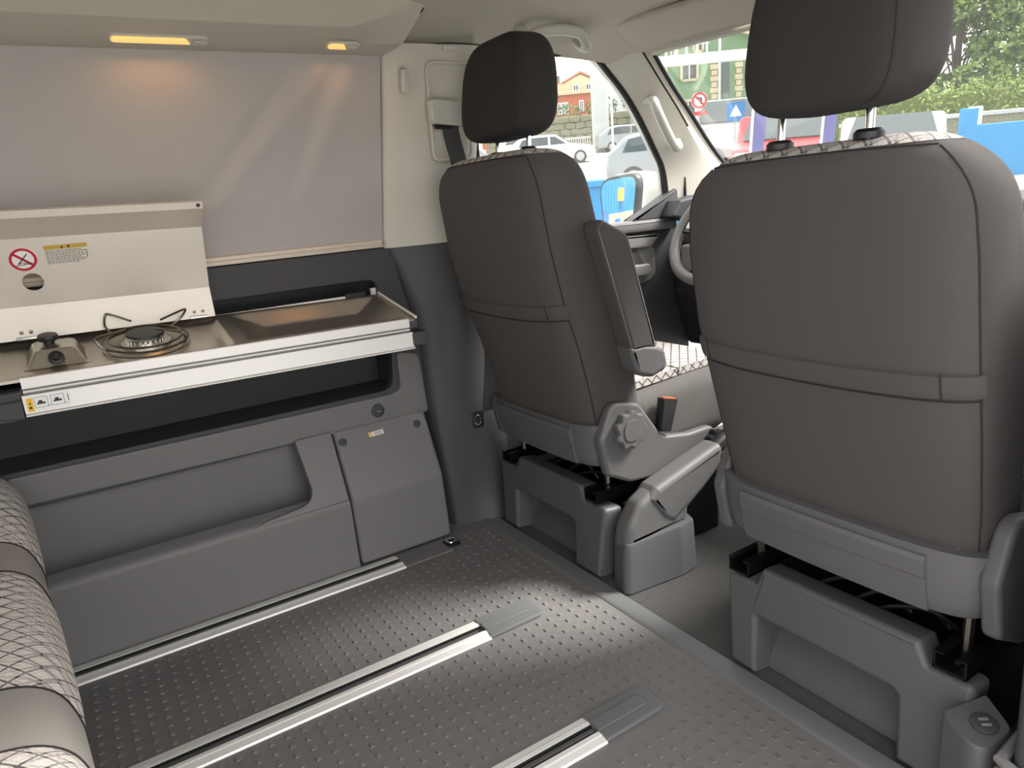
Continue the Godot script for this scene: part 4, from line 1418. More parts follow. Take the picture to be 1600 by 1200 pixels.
	for z in [-0.265, -0.285, 0.10, 0.082]:
		mb = MB.new()
		mb.lathe([Vector2(0, 0), Vector2(0.004, 0), Vector2(0.003, 0.002), Vector2(0, 0.0026)], 12, Transform3D(Basis(V(0, 1, 0), V(1, 0, 0), V(0, 0, -1)), tiltz.call(Vector2(-1.949, 0.80), z)))
		part(mb, "rivet", M.wire_steel, lid)
	for z in [-0.272, 0.092]:
		mb = MB.new()
		mb.tube([tiltz.call(Vector2(-1.943, 0.787), z - 0.02), tiltz.call(Vector2(-1.943, 0.787), z + 0.02)], 0.0045, 8)
		part(mb, "hinge", M.chrome, lid)
	# prohibition sign on the lid
	var nrm := V(prof[2].y - prof[1].y, -(prof[2].x - prof[1].x), 0).normalized()
	var vup := V(prof[2].x - prof[1].x, prof[2].y - prof[1].y, 0).normalized()
	var on_lid := func(z: float, v: float, lift: float) -> Transform3D:
		var p: Vector3 = slope.call(z, v)
		return tf(p + nrm * lift, V(0, 0, -1), vup)
	var sg: Transform3D = on_lid.call(0.062, 0.70, 0.0003)
	mb = MB.new()
	mb.prism(MB.rrect(0.052, 0.052, 0.0259, 10), 0.0006, 0.0, sg)
	var sign_ := part(mb, "prohibition_sign", M.white, lid, 42.0, "round red prohibition sign on the steel lid")
	mb = MB.new()
	var ra := []
	var rb := []
	for k in 49:
		var w := TAU * k / 48
		ra.push_back(sg * V(0.026 * cos(w), 0.026 * sin(w), 0.001))
		rb.push_back(sg * V(0.0205 * cos(w), 0.0205 * sin(w), 0.001))
	mb.sheet([ra, rb], sg.basis.z * -0.0005)
	mb.prism(MB.rrect(0.044, 0.0055, 0.0), 0.0004, 0.0, (sg * Transform3D(Basis(V(0, 0, 1), -0.72), V(0, 0, 0.0006))))
	part(mb, "red_ring", M.red, sign_)
	mb = MB.new()
	mb.prism(MB.rrect(0.030, 0.0022, 0.0), 0.0004, 0.0, sg * Transform3D(Basis(V(0, 0, 1), 0.85), V(-0.001, 0.001, 0.0010)))
	mb.prism(MB.rrect(0.034, 0.0015, 0.0), 0.0004, 0.0, sg * Transform3D(Basis(V(0, 0, 1), 0.1), V(0.0, -0.0115, 0.0010)))
	for k in 7: mb.prism(MB.rrect(0.0026, 0.0022, 0.0), 0.0004, 0.0, sg.translated_local(V(-0.010 + 0.0038 * k, -0.0088 + 0.0009 * (k % 3), 0.0010)))
	part(mb, "pictogram", M.ink, sign_)
	# caution label beside it
	var lg: Transform3D = on_lid.call(-0.022, 0.745, 0.0003)
	mb = MB.new()
	mb.prism(MB.rrect(0.084, 0.044, 0.002, 2), 0.0005, 0.0, lg.translated_local(V(0, -0.002, 0)))
	var caution := part(mb, "caution_label", M.brushed_steel, lid, 42.0, "caution label with a gold header and fine print")
	mb = MB.new()
	mb.prism(MB.rrect(0.084, 0.0098, 0.002, 3), 0.0004, 0.0, lg.translated_local(V(0, 0.0165, 0.0005)))
	part(mb, "header", M.gold, caution)
	mb = MB.new()
	mb.prism(PackedVector2Array([Vector2(-0.006, 0.0135), Vector2(0.0, 0.0135), Vector2(-0.003, 0.0195)]), 0.0003, 0.0, lg.translated_local(V(-0.004, 0, 0.0009)))
	mb.prism(MB.rrect(0.0048, 0.0048, 0.001, 2), 0.0003, 0.0, lg.translated_local(V(0.006, 0.0165, 0.0009)))
	var rng := RandomNumberGenerator.new()
	rng.seed = 11
	for k in 9:
		var x := -0.040
		var end := 0.034 - 0.016 * rng.randf() * (1.0 if k % 3 == 2 else 0.2)
		while x < end:
			var wd := rng.randf_range(0.003, 0.008)
			mb.prism(MB.rrect(wd, 0.0013, 0.0), 0.0002, 0.0, lg.translated_local(V(x + wd / 2, 0.0085 - 0.0036 * k, 0.0005)))
			x += wd + 0.0014
	mb.prism(MB.rrect(0.0016, 0.018, 0.0), 0.0002, 0.0, lg.translated_local(V(0.0395, -0.004, 0.0005)))
	part(mb, "print", M.ink, caution)
	# sticker on the fascia
	var fx := -1.7268
	var fy: float = plane.call(-1.733, 0.07) - 0.0535
	var ft := zy(fx).translated_local(V(-0.073, fy, 0))
	mb = MB.new()
	mb.prism(MB.rrect(0.078, 0.030, 0.001, 2), 0.0004, 0.0, ft)
	var stk := part(mb, "fascia_sticker", M.white, o, 42.0, "white sticker with a yellow bar and two small drawings")
	mb = MB.new()
	mb.prism(MB.rrect(0.011, 0.028, 0.001, 2), 0.0003, 0.0, ft.translated_local(V(-0.032, 0, 0.0004)))
	part(mb, "yellow_bar", M.yellow, stk)
	mb = MB.new()
	for k in 2:
		var c := V(-0.0125 + 0.029 * k, 0.0025, 0.0004)
		for e in [[0.0, 0.0105, 0.023, 0.0007], [0.0, -0.0105, 0.023, 0.0007], [-0.0115, 0.0, 0.0007, 0.021], [0.0115, 0.0, 0.0007, 0.021]]:
			mb.prism(MB.rrect(e[2], e[3], 0.0), 0.0002, 0.0, ft.translated_local(c + V(e[0], e[1], 0)))
		mb.prism(MB.rrect(0.015, 0.004, 0.0), 0.0002, 0.0, ft.translated_local(c + V(0, -0.002, 0)))
		mb.prism(MB.rrect(0.007, 0.004, 0.0), 0.0002, 0.0, ft.translated_local(c + V(-0.001, 0.002, 0)))
		mb.prism(MB.rrect(0.004, 0.0008, 0.0), 0.0002, 0.0, ft.translated_local(c + V(0.012, -0.010, 0)) * Transform3D(Basis(V(0, 0, 1), 0.8), Vector3.ZERO))
		mb.prism(MB.rrect(0.004, 0.0008, 0.0), 0.0002, 0.0, ft.translated_local(c + V(0.0145, -0.010, 0)) * Transform3D(Basis(V(0, 0, 1), -0.8), Vector3.ZERO))
	mb.prism(MB.rrect(0.0012, 0.016, 0.0), 0.0002, 0.0, ft.translated_local(V(0.0355, 0.003, 0.0004)))
	mb.prism(PackedVector2Array([Vector2(-0.0345, 0.001), Vector2(-0.0295, 0.001), Vector2(-0.032, 0.0055)]), 0.0002, 0.0, ft.translated_local(V(0, 0, 0.0008)))
	mb.prism(MB.rrect(0.005, 0.005, 0.001, 2), 0.0002, 0.0, ft.translated_local(V(-0.032, -0.006, 0.0008)))
	part(mb, "drawings", M.ink, stk)
	# burner
	var bc: Vector3 = at.call(-1.856, -0.137, -0.006)
	var flat_up := V(0.215, 1, -0.016).normalized()
	var btf := Transform3D(Basis(flat_up.cross(V(0, 0, 1)).normalized(), flat_up, V(0, 0, 1)), bc).orthonormalized()
	btf = btf * Transform3D(Basis().scaled(V(1.5, 1.25, 1.5)), Vector3.ZERO)
	mb = MB.new()
	mb.lathe([Vector2(0, 0), Vector2(0.062, 0.0), Vector2(0.055, 0.004), Vector2(0.046, 0.001), Vector2(0.038, 0.001), Vector2(0.036, 0.006), Vector2(0.03, 0.008), Vector2(0, 0.008)], 40, btf)
	var bur := part(mb, "burner", M.steel, o, 35.0)
	mb = MB.new()
	mb.lathe([Vector2(0, 0.006), Vector2(0.026, 0.006), Vector2(0.0275, 0.016), Vector2(0.0265, 0.018), Vector2(0, 0.018)], 40, btf)
	for k in 24:
		var w := TAU * k / 24
		mb.prism(MB.rrect(0.0036, 0.010, 0.0005, 1), 0.0016, 0.0, btf * Transform3D(Basis(V(-sin(w), 0, cos(w)), V(0, 1, 0), V(-cos(w), 0, -sin(w))), V(0.0272 * cos(w), 0.0115, 0.0272 * sin(w))))
	part(mb, "burner_head", M.chrome, bur, 35.0)
	mb = MB.new()
	mb.lathe([Vector2(0, 0.018), Vector2(0.0275, 0.018), Vector2(0.026, 0.022), Vector2(0.018, 0.0235), Vector2(0, 0.0235)], 40, btf)
	part(mb, "burner_cap", M.black_plastic, bur, 35.0)
	# pan support of bent wire: two rings and four arms
	mb = MB.new()
	for rr in [[0.060, 0.009], [0.052, 0.014]]:
		var c := []
		for k in 40: c.push_back(btf * V(rr[0] * cos(TAU * k / 40), rr[1], rr[0] * sin(TAU * k / 40)))
		mb.tube(c, 0.0024, 7, true)
	var sup := part(mb, "pan_support", M.wire_steel, o)
	for k in 4:
		var w := PI / 4 + PI / 2 * k + 0.2
		var d := V(cos(w), 0, sin(w))
		var sd := V(-sin(w), 0, cos(w))
		mb = MB.new()
		var arm := []
		for p in smooth_path([d * 0.058 + V(0, 0.009, 0) - sd * 0.012, d * 0.076 + V(0, 0.020, 0) - sd * 0.008, d * 0.082 + V(0, 0.036, 0), d * 0.074 + V(0, 0.040, 0) + sd * 0.002, d * 0.03 + V(0, 0.036, 0) + sd * 0.003], 5): arm.push_back(btf * p)
		mb.tube(arm, 0.0026, 7)
		part(mb, "arm", M.wire_steel, sup)
	# control box: a pressed pyramid with two knobs
	var kc: Vector3 = at.call(-1.842, 0.043, -0.006)
	var kt := Transform3D(btf.basis.orthonormalized(), kc)
	mb = MB.new()
	var rings := []
	for st in [[0.0, 0.062, 0.052, 0.008, 0.0], [0.002, 0.056, 0.047, 0.008, 0.0], [0.026, 0.041, 0.036, 0.010, -0.008], [0.030, 0.036, 0.031, 0.010, -0.008], [0.031, 0.030, 0.026, 0.008, -0.008]]:
		var ring := PackedVector3Array()
		for p in MB.rrect(st[2] * 2, st[1] * 2, st[3], 4): ring.push_back(kt * V(p.x + st[4], st[0], -p.y))
		rings.push_back(ring)
	mb.loft(rings)
	var ctl := part(mb, "control_box", M.steel, o, 30.0)
	mb = MB.new()
	mb.lathe([Vector2(0, 0.028), Vector2(0.011, 0.028), Vector2(0.011, 0.040), Vector2(0.019, 0.041), Vector2(0.020, 0.048), Vector2(0.018, 0.052), Vector2(0, 0.053)], 28, kt.translated_local(V(-0.012, 0.0, 0.008)))
	part(mb, "gas_knob", M.black_plastic, ctl, 35.0)
	mb = MB.new()
	var ig := kt * V(0.040, 0.015, 0.0)
	var idir := (kt.basis * V(0.82, 0.57, 0)).normalized()
	var ib := tf(ig, idir.cross(V(0, 0, 1)), idir)
	mb.lathe([Vector2(0, -0.004), Vector2(0.015, -0.002), Vector2(0.015, 0.004), Vector2(0.012, 0.006), Vector2(0.007, 0.006), Vector2(0.006, 0.012), Vector2(0, 0.012)], 24, ib)
	part(mb, "igniter", M.black_plastic, ctl, 35.0)

# ---------------------------------------------------------------- blind
func build_blind() -> void:
	var o := thing("roller_blind", V(-1.99, 0.9, -0.3), "grey roller blind pulled down over the side window", "roller blind")
	var mb := MB.new()
	var rows := []
	for i in 41:
		var v := i / 40.0
		var row := []
		for j in 121:
			var z := lerpf(0.75, -0.808, j / 120.0)
			var y := lerpf(0.918, 1.40, v)
			var x := lerpf(-1.998, -1.852, v)
			# drag folds run from the top near the front end down towards the rear
			var s1 := (z + 0.63) - (1.0 - v) * 0.42
			var s2 := (z + 0.70) - (1.0 - v) * 0.22
			var fade := clampf(v * 1.6, 0.0, 1.0) * clampf((1.02 - v) * 8.0, 0.0, 1.0)
			x += fade * (0.0085 * exp(-pow((s1 + 0.05) / 0.035, 2.0)) - 0.007 * exp(-pow((s1 - 0.01) / 0.03, 2.0)))
			x += fade * (0.007 * exp(-pow((s2 + 0.045) / 0.03, 2.0)) - 0.006 * exp(-pow((s2 - 0.005) / 0.025, 2.0)))
			x += 0.004 * sin(z * 4.0 + v * 2.0) * (1 - v)
			row.push_back(V(x, y, z))
		rows.push_back(row)
	mb.sheet(rows, V(-0.002, 0, 0))
	part(mb, "cloth", M.blind_cloth, o, 80.0)
	mb = MB.new()
	mb.prism(MB.rpoly([Vector3(-2.004, 0.905, 0.002), Vector3(-1.986, 0.905, 0.003), Vector3(-1.984, 0.914, 0.003), Vector3(-1.990, 0.918, 0.002), Vector3(-1.988, 0.926, 0.003), Vector3(-2.0, 0.930, 0.002)], 0.0), 1.552, 0.0, Transform3D(Basis(), V(0, 0, -0.803)))
	part(mb, "bottom_bar", M.blind_bar, o)

# ---------------------------------------------------------------- reading lamps
func build_lamps() -> void:
	for L in [[V(-1.803, 1.402, -0.283), 0.20, 0.030, "long lit reading lamp in the headliner rail above the kitchen lid", 0.005], [V(-1.80, 1.4015, -0.690), 0.085, 0.030, "small lit reading lamp in the rail above the front end of the blind", 0.0022]]:
		var c: Vector3 = L[0]
		var o := thing("reading_lamp", c, L[3], "interior lamp", "")
		var t := tf(c, V(0, 0, -1), V(-0.98, -0.2, 0))  # local x forward, y towards the wall, z down into the cabin
		if t.basis.z.y > 0: t = tf(c, V(0, 0, 1), V(-0.98, -0.2, 0))
		var sgn := -t.basis.x.z   # +1 when local x runs forward
		var mb := MB.new()
		mb.prism(MB.rrect(L[1], L[2] * 1.3, L[2] * 0.6, 8), 0.008, 0.003, t.translated_local(V(0, 0, -0.004)))
		part(mb, "bezel", M.handle_plastic, o)
		mb = MB.new()
		var lw: float = L[1] * (0.76 if L[1] > 0.1 else 0.52)
		mb.prism(MB.rpoly([Vector3(-lw / 2, -0.011, 0.010), Vector3(lw / 2 - 0.008, -0.011, 0.002), Vector3(lw / 2 + 0.004, 0.011, 0.002), Vector3(-lw / 2, 0.011, 0.010)], 0.0), 0.004, 0.001, t * Transform3D(Basis(V(sgn, 0, 0), V(0, 1, 0), V(0, 0, sgn)), V(-sgn * (L[1] - lw) * 0.42, -0.007, 0.0045 if sgn > 0 else 0.0085)))
		part(mb, "lamp_lens", M.lamp_lens, o)
		mb = MB.new()
		mb.prism(MB.rrect(0.026, 0.018, 0.0089, 6), 0.004, 0.0015, t.translated_local(V(sgn * (L[1] / 2 - 0.02), 0.0, 0.004)))
		part(mb, "switch", M.handle_plastic, o)
		var l := AreaLight3D.new()
		l.name = "lamp_glow"
		l.area_size = Vector2(lw, 0.02)
		l.light_color = Color(1.0, 0.70, 0.40)
		l.light_energy = L[4]
		l.area_range = 6.0
		l.shadow_enabled = true
		o.add_child(l)
		l.transform = Transform3D(Basis(t.basis.x, t.basis.y, t.basis.z), Vector3.ZERO)
		if l.transform.basis.z.y < 0: l.transform.basis = Basis(t.basis.x, -t.basis.y, -t.basis.z)
		l.position = V(-sgn * (L[1] - lw) * 0.42, 0, 0.0).rotated(V(0, 1, 0), 0) * 0.0 + t.basis.z * 0.014 + t.basis.x * (-sgn * (L[1] - lw) * 0.42)

# ---------------------------------------------------------------- bench
func build_bench() -> void:
	var o := thing("rear_bench", V(-1.4, 0, 0.5), "light checked rear bench seat with grey bands", "bench seat")
	# cushion front edge seen from above: slightly bowed, rounded at the wall end
	var bands := [[-1.955, -1.925, "bench_band"], [-1.925, -1.60, "bench_check"], [-1.60, -1.45, "bench_band"], [-1.45, -1.03, "bench_check"], [-1.03, -0.89, "bench_band"], [-0.89, -0.66, "bench_check"]]
	var front := func(x: float) -> float:
		var z := 0.130 - (x + 1.387) * 0.088
		var q := (-1.90 - x) / 0.06
		if q > 0.0: z += 0.02 * (1.0 - sqrt(maxf(0.0, 1.0 - minf(1.0, q * q))))
		return z
	var rise := func(x: float) -> float:
		var u := clampf((-1.55 - x) / 0.38, 0.0, 1.0)
		return 0.055 * u * u * (3 - 2 * u)
	for b in bands:
		var mb := MB.new()
		var rows := []
		var n := maxi(3, int((b[1] - b[0]) / 0.018))
		var plain: bool = b[2] == "bench_band"
		for k in n + 1:
			var u := float(k) / n
			var x := lerpf(b[0], b[1], u)
			var puff := (0.010 if not plain else 0.0) * (1.0 - pow(absf(2 * u - 1), 4.0))
			var zf: float = front.call(x)
			var row := []
			for p in [Vector2(0.262, 0.06), Vector2(0.275, 0.02), Vector2(0.31, 0.002), Vector2(0.35, -0.003), Vector2(0.39, 0.004), Vector2(0.42, 0.018), Vector2(0.441, 0.045), Vector2(0.451, 0.085), Vector2(0.455, 0.15), Vector2(0.45, 0.3), Vector2(0.44, 0.5)]:
				row.push_back(V(x, p.x + 0.012 + rise.call(x) + puff * 0.7, zf + p.y - puff * 0.5))
			rows.push_back(smooth_path(row, 4))
		mb.sheet(rows, V(0, -0.02, 0.02))
		part(mb, "cushion_band" if plain else "cushion_panel", M[b[2]], o, 60.0)
	# seams where bands meet
	for x in [-1.925, -1.60, -1.45, -1.03, -0.89]:
		var mb := MB.new()
		var path := []
		for p in [Vector2(0.262, 0.06), Vector2(0.275, 0.02), Vector2(0.31, 0.002), Vector2(0.35, -0.003), Vector2(0.39, 0.004), Vector2(0.42, 0.018), Vector2(0.441, 0.045), Vector2(0.451, 0.085), Vector2(0.455, 0.15), Vector2(0.45, 0.3), Vector2(0.44, 0.5)]: path.push_back(V(x, p.x + rise.call(x) + 0.0125, front.call(x) + p.y - 0.0005))
		mb.tube(smooth_path(path, 4), 0.0018, 5)
		part(mb, "seam", M.seam_thread, o)
	var mb2 := MB.new()
	mb2.box(V(-1.88, 0.02, 0.24), V(-0.74, 0.4, 0.62), 0.02)
	part(mb2, "bench_box", M.trim_plastic_dark, o)
	mb2 = MB.new()
	mb2.prism(MB.rpoly([Vector3(-0.60, 0.38, 0.03), Vector3(-0.52, 0.40, 0.03), Vector3(-0.66, 1.0, 0.05), Vector3(-0.78, 1.0, 0.05)], 0.0), 1.15, 0.03, zy(-1.88), 3)
	part(mb2, "bench_back", M.bench_band, o)

# ---------------------------------------------------------------- handbrake
func build_handbrake() -> void:
	var o := thing("handbrake", V(-1.34, 0, -1.18), "grey handbrake lever with a pale gaiter between the front seats", "handbrake")
	var mb := MB.new()
	var rings := []
	for st in [[0.0, 1.0], [0.10, 0.965], [0.128, 0.945], [0.134, 0.91]]:
		var ring := PackedVector3Array()
		var base := MB.rpoly([Vector3(-1.352, 1.075, 0.01), Vector3(-1.278, 1.052, 0.02), Vector3(-1.262, 1.24, 0.08), Vector3(-1.272, 1.302, 0.02), Vector3(-1.35, 1.33, 0.02)], 0.0, 5)
		for p in base:
			var c := Vector2(-1.315, 1.19)
			var q: Vector2 = c + (p - c) * st[1]
			ring.push_back(V(q.x, st[0] * (1.0 + (q.y - 1.06) * 0.25), -q.y))
		rings.push_back(ring)
	mb.loft(rings)
	part(mb, "base_cover", M.seat_box_plastic, o, 50.0)
	# gaiter hump on the cover and the sleeve of the lever over it
	mb = MB.new()
	mb.prism(MB.rpoly([Vector3(1.066, 0.12, 0.01), Vector3(1.285, 0.13, 0.02), Vector3(1.30, 0.22, 0.03), Vector3(1.17, 0.255, 0.03), Vector3(1.12, 0.232, 0.05), Vector3(1.08, 0.178, 0.06)], 0.0, 6), 0.062, 0.020, zy(-1.345), 4)
	part(mb, "gaiter", M.seat_plastic, o, 60.0)
	mb = MB.new()
	mb.prism(MB.rpoly([Vector3(1.145, 0.235, 0.012), Vector3(1.195, 0.165, 0.04), Vector3(1.235, 0.142, 0.015), Vector3(1.34, 0.205, 0.04), Vector3(1.42, 0.262, 0.02), Vector3(1.42, 0.325, 0.02), Vector3(1.175, 0.262, 0.02)], 0.0, 6), 0.072, 0.020, zy(-1.350), 4)
	part(mb, "lever_sleeve", M.seat_plastic, o)
	mb = MB.new()
	mb.tube(smooth_path([V(-1.318, 0.275, -1.38), V(-1.316, 0.31, -1.45), V(-1.316, 0.335, -1.53)], 4), [0.020, 0.021, 0.022, 0.022, 0.022, 0.022, 0.022, 0.021, 0.016], 12)
	part(mb, "grip", M.black_plastic, o)

# ---------------------------------------------------------------- small fittings
func build_small_fittings() -> void:
	# USB post
	var o := thing("usb_post", V(-0.44, 0, -1.05), "dark plastic post with a round twin USB socket on its slanted top", "usb socket")
	var mb := MB.new()
	var rings := []
	var base := MB.rpoly([Vector3(-0.488, 1.02, 0.006), Vector3(-0.415, 0.985, 0.03), Vector3(-0.405, 1.06, 0.02), Vector3(-0.46, 1.095, 0.004)], 0.0, 5)
	for st in [[0.0, 1.05], [0.165, 1.0], [0.172, 0.985], [0.175, 0.95]]:
		var ring := PackedVector3Array()
		for p in base:
			var c := Vector2(-0.442, 1.04)
			var q: Vector2 = c + (p - c) * st[1]
			ring.push_back(V(q.x, st[0] + (0.20 * (q.y - 1.04) + 0.1 * (c.x - q.x) if st[0] > 0.1 else 0.0), -q.y))
		rings.push_back(ring)
	mb.loft(rings)
	part(mb, "post", M.seat_box_plastic, o, 40.0)
	var top_up := V(0.1, 1, 0.20).normalized()
	var st_ := tf(V(-0.436, 0.1755, -1.04), V(0.6, 0, -0.8), top_up)
	mb = MB.new()
	mb.lathe([Vector2(0, 0), Vector2(0.019, 0), Vector2(0.019, 0.003), Vector2(0.016, 0.0045), Vector2(0, 0.0045)], 28, st_)
	var sock := part(mb, "socket", M.trim_plastic_dark, o)
	for s in [-1, 1]:
		mb = MB.new()
		mb.box(V(-0.007, 0.0045, s * 0.005 - 0.0022), V(0.007, 0.0052, s * 0.005 + 0.0022))
		var b := MB.new()
		for p in mb.t: b.t.push_back(st_ * p)
		part(b, "usb_port", M.silver_trim, sock)
	# lashing eye at the end of the wall rail
	o = thing("lashing_eye", V(-1.87, 0.0, -0.835), "chrome lashing eye in the floor by the storage box", "lashing eye")
	mb = MB.new()
	mb.prism(MB.rrect(0.05, 0.045, 0.005), 0.005, 0.002, Transform3D(Basis(V(1, 0, 0), V(0, 0, -1), V(0, 1, 0)), V(-1.845, 0.003, -0.845)))
	part(mb, "plate", M.black_plastic, o)
	mb = MB.new()
	var path := []
	for p in MB.rrect(0.034, 0.028, 0.008, 4): path.push_back(V(-1.845 + p.x, 0.014 + p.x * 0.1, -0.845 + p.y))
	mb.tube(path, 0.0035, 8, true)
	part(mb, "ring", M.chrome, o)

# ---------------------------------------------------------------- outside
func ground(x: float, z: float) -> float:
	return -0.8 - 0.0768 * x - 0.048 * z

func frame(x: float, z: float, right := V(0.534, 0, -0.845)) -> Transform3D:
	# local x along `right`, y up, z towards whoever looks at it; stands on the sloping ground
	return tf(V(x, ground(x, z), z), right, OUT_UP)

func place(o: Node3D, t: Transform3D) -> void:
	o.transform = t

func local(mb: MB, called: String, material: Material, parent: Node3D, crease := 40.0, label := "") -> MeshInstance3D:
	var m := put(mb.mesh(crease), called, material, parent, label)
	m.position = Vector3.ZERO
	return m

func build_car(x: float, z: float, dir: Vector3, paint: String, label: String, size := Vector3(4.3, 1.45, 1.76), tall := false) -> void:
	var o := thing("parked_car" if not tall else "parked_van", Vector3.ZERO, label, "car" if not tall else "van")
	var t := frame(x, z, dir)
	o.transform = t
	var L := size.x
	var H := size.y
	var W := size.z
	var mb := MB.new()
	var b: Array
	var g: Array
	if tall:
		b = [Vector3(0, 0.10, 0.03), Vector3(L, 0.10, 0.03), Vector3(L, 0.42, 0.05), Vector3(L * 0.93, 0.56, 0.05), Vector3(L * 0.78, 0.99, 0.06), Vector3(0.05, 1.0, 0.06), Vector3(0.0, 0.6, 0.03)]
		g = [Vector3(L * 0.62, 0.60, 0.01), Vector3(L * 0.885, 0.60, 0.01), Vector3(L * 0.785, 0.90, 0.02), Vector3(L * 0.62, 0.90, 0.02)]
	else:
		b = [Vector3(0.02, 0.16, 0.04), Vector3(L - 0.02, 0.16, 0.04), Vector3(L, 0.40, 0.07), Vector3(L * 0.95, 0.56, 0.08), Vector3(L * 0.72, 0.66, 0.05), Vector3(L * 0.55, 0.985, 0.15), Vector3(L * 0.3, 0.995, 0.1), Vector3(L * 0.14, 0.93, 0.1), Vector3(0.04, 0.66, 0.05), Vector3(0.0, 0.45, 0.05)]
		g = [Vector3(L * 0.12, 0.66, 0.02), Vector3(L * 0.67, 0.67, 0.02), Vector3(L * 0.54, 0.93, 0.08), Vector3(L * 0.3, 0.94, 0.05), Vector3(L * 0.165, 0.89, 0.05)]
	var pb := []
	for p in b: pb.push_back(Vector3(p.x - L / 2, p.y * H, p.z))
	var pg := []
	for p in g: pg.push_back(Vector3(p.x - L / 2, p.y * H, p.z))
	mb.prism(MB.rpoly(pb, 0.0, 4), W, 0.10, Transform3D(Basis(), V(0, 0, -W / 2)), 3)
	var body := local(mb, "body", M[paint], o, 50.0)
	for s in [-1, 1]:
		mb = MB.new()
		mb.prism(MB.rpoly(pg, 0.0, 3), 0.05, 0.01, Transform3D(Basis(), V(0, 0, s * (W / 2 - 0.02) - 0.025)))
		var win := local(mb, "side_windows", M.car_glass, o)
		if not tall:
			mb = MB.new()
			mb.box(V(-0.04 * L, 0.66 * H, s * (W / 2 + 0.002) - 0.02), V(-0.015 * L, 0.95 * H, s * (W / 2 + 0.002) + 0.02))
			local(mb, "door_post", M[paint], win)
	mb = MB.new()
	if tall: mb.sheet([[V(L * 0.435, 0.60 * H, -W * 0.42), V(L * 0.435, 0.60 * H, W * 0.42)], [V(L * 0.295, 0.965 * H, -W * 0.40), V(L * 0.295, 0.965 * H, W * 0.40)]], V(0.02, 0.015, 0))
	else: mb.sheet([[V(L * 0.215, 0.672 * H, -W * 0.42), V(L * 0.215, 0.672 * H, W * 0.42)], [V(L * 0.07, 0.965 * H, -W * 0.36), V(L * 0.07, 0.965 * H, W * 0.36)]], V(0.03, 0.02, 0))
	local(mb, "windscreen", M.car_glass, body)
	mb = MB.new()
	mb.box(V(L / 2 - 0.16, 0.42 * H, -W * 0.46), V(L / 2 - 0.02, 0.52 * H, -W * 0.26), 0.03)
	mb.box(V(L / 2 - 0.16, 0.42 * H, W * 0.26), V(L / 2 - 0.02, 0.52 * H, W * 0.46), 0.03)
	local(mb, "headlamps", M.silver_trim, body)
	for fx in [-0.31, 0.32]:
		for s in [-1, 1]:
			mb = MB.new()
			mb.lathe([Vector2(0, -0.1), Vector2(0.30, -0.1), Vector2(0.32, -0.07), Vector2(0.32, 0.07), Vector2(0.30, 0.1), Vector2(0.21, 0.1), Vector2(0.2, 0.08), Vector2(0, 0.085)], 24, Transform3D(Basis(V(1, 0, 0), V(0, 0, s), V(0, -s, 0)), V(L * fx, 0.32, s * (W / 2 - 0.09))))
			var wh := local(mb, "wheel", M.rubber, o, 35.0)
			mb = MB.new()
			mb.lathe([Vector2(0, 0.07), Vector2(0.2, 0.075), Vector2(0.2, 0.095), Vector2(0.06, 0.105), Vector2(0, 0.105)], 20, Transform3D(Basis(V(1, 0, 0), V(0, 0, s), V(0, -s, 0)), V(L * fx, 0.32, s * (W / 2 - 0.09))))
			local(mb, "hub_cap", M.silver_trim, wh, 35.0)

func leaf_mesh(a: float) -> ArrayMesh:
	var mb := MB.new()
	mb.tri(V(-a * 0.5, 0, 0), V(0, a * 0.1, a * 0.9), V(0, -a * 0.06, -a * 0.9))
	mb.tri(V(a * 0.5, 0, 0), V(0, -a * 0.06, -a * 0.9), V(0, a * 0.1, a * 0.9))
	return mb.mesh()

func build_foliage(o: Node3D, blobs: Array, count: int, leaf: float, tones: Array, seed_: int) -> void:
	# leaves on the skins of lumpy blobs: [centre, radii]
	var rng := RandomNumberGenerator.new()
	rng.seed = seed_
	var mm := MultiMesh.new()
	mm.transform_format = MultiMesh.TRANSFORM_3D
	mm.use_colors = true
	mm.mesh = leaf_mesh(leaf)
	mm.instance_count = count
	for k in count:
		var b: Array = blobs[rng.randi() % blobs.size()]
		var d := Vector3(rng.randfn(), rng.randfn(), rng.randfn()).normalized()
		var r := rng.randf_range(0.72, 1.05)
		var p: Vector3 = b[0] + d * r * b[1]
		var basis := Basis(Quaternion(Vector3(rng.randfn(), rng.randfn(), rng.randfn()).normalized(), rng.randf() * TAU)).scaled(Vector3.ONE * rng.randf_range(0.6, 1.3))
		mm.set_instance_transform(k, Transform3D(basis, p))
		mm.set_instance_color(k, tones[rng.randi() % tones.size()] * rng.randf_range(0.8, 1.15))
	var f := MultiMeshInstance3D.new()
	f.name = "foliage"
	f.multimesh = mm
	f.material_override = M.leaf
	f.set_meta("kind", "stuff")
	o.add_child(f)

func build_window(o: Node3D, c: Vector3, w: float, h: float, fr: float, frame_mat: String, pane_mat := "house_pane") -> void:
	var mb := MB.new()
	mb.box(c + V(-w / 2, -h / 2, 0.0), c + V(w / 2, -h / 2 + fr, 0.12))
	mb.box(c + V(-w / 2, h / 2 - fr, 0.0), c + V(w / 2, h / 2, 0.12))
	mb.box(c + V(-w / 2, -h / 2, 0.0), c + V(-w / 2 + fr, h / 2, 0.12))
	mb.box(c + V(w / 2 - fr, -h / 2, 0.0), c + V(w / 2, h / 2, 0.12))
	var win := local(mb, "window", M[frame_mat], o)
	mb = MB.new()
	mb.box(c + V(-w / 2 + fr, -h / 2 + fr, 0.0), c + V(w / 2 - fr, h / 2 - fr, 0.03))
	local(mb, "pane", M[pane_mat], win)
	mb = MB.new()
	mb.box(c + V(-0.03, -h / 2 + fr, 0.0), c + V(0.03, h / 2 - fr, 0.06))
	local(mb, "sash_bar", M.white, win)

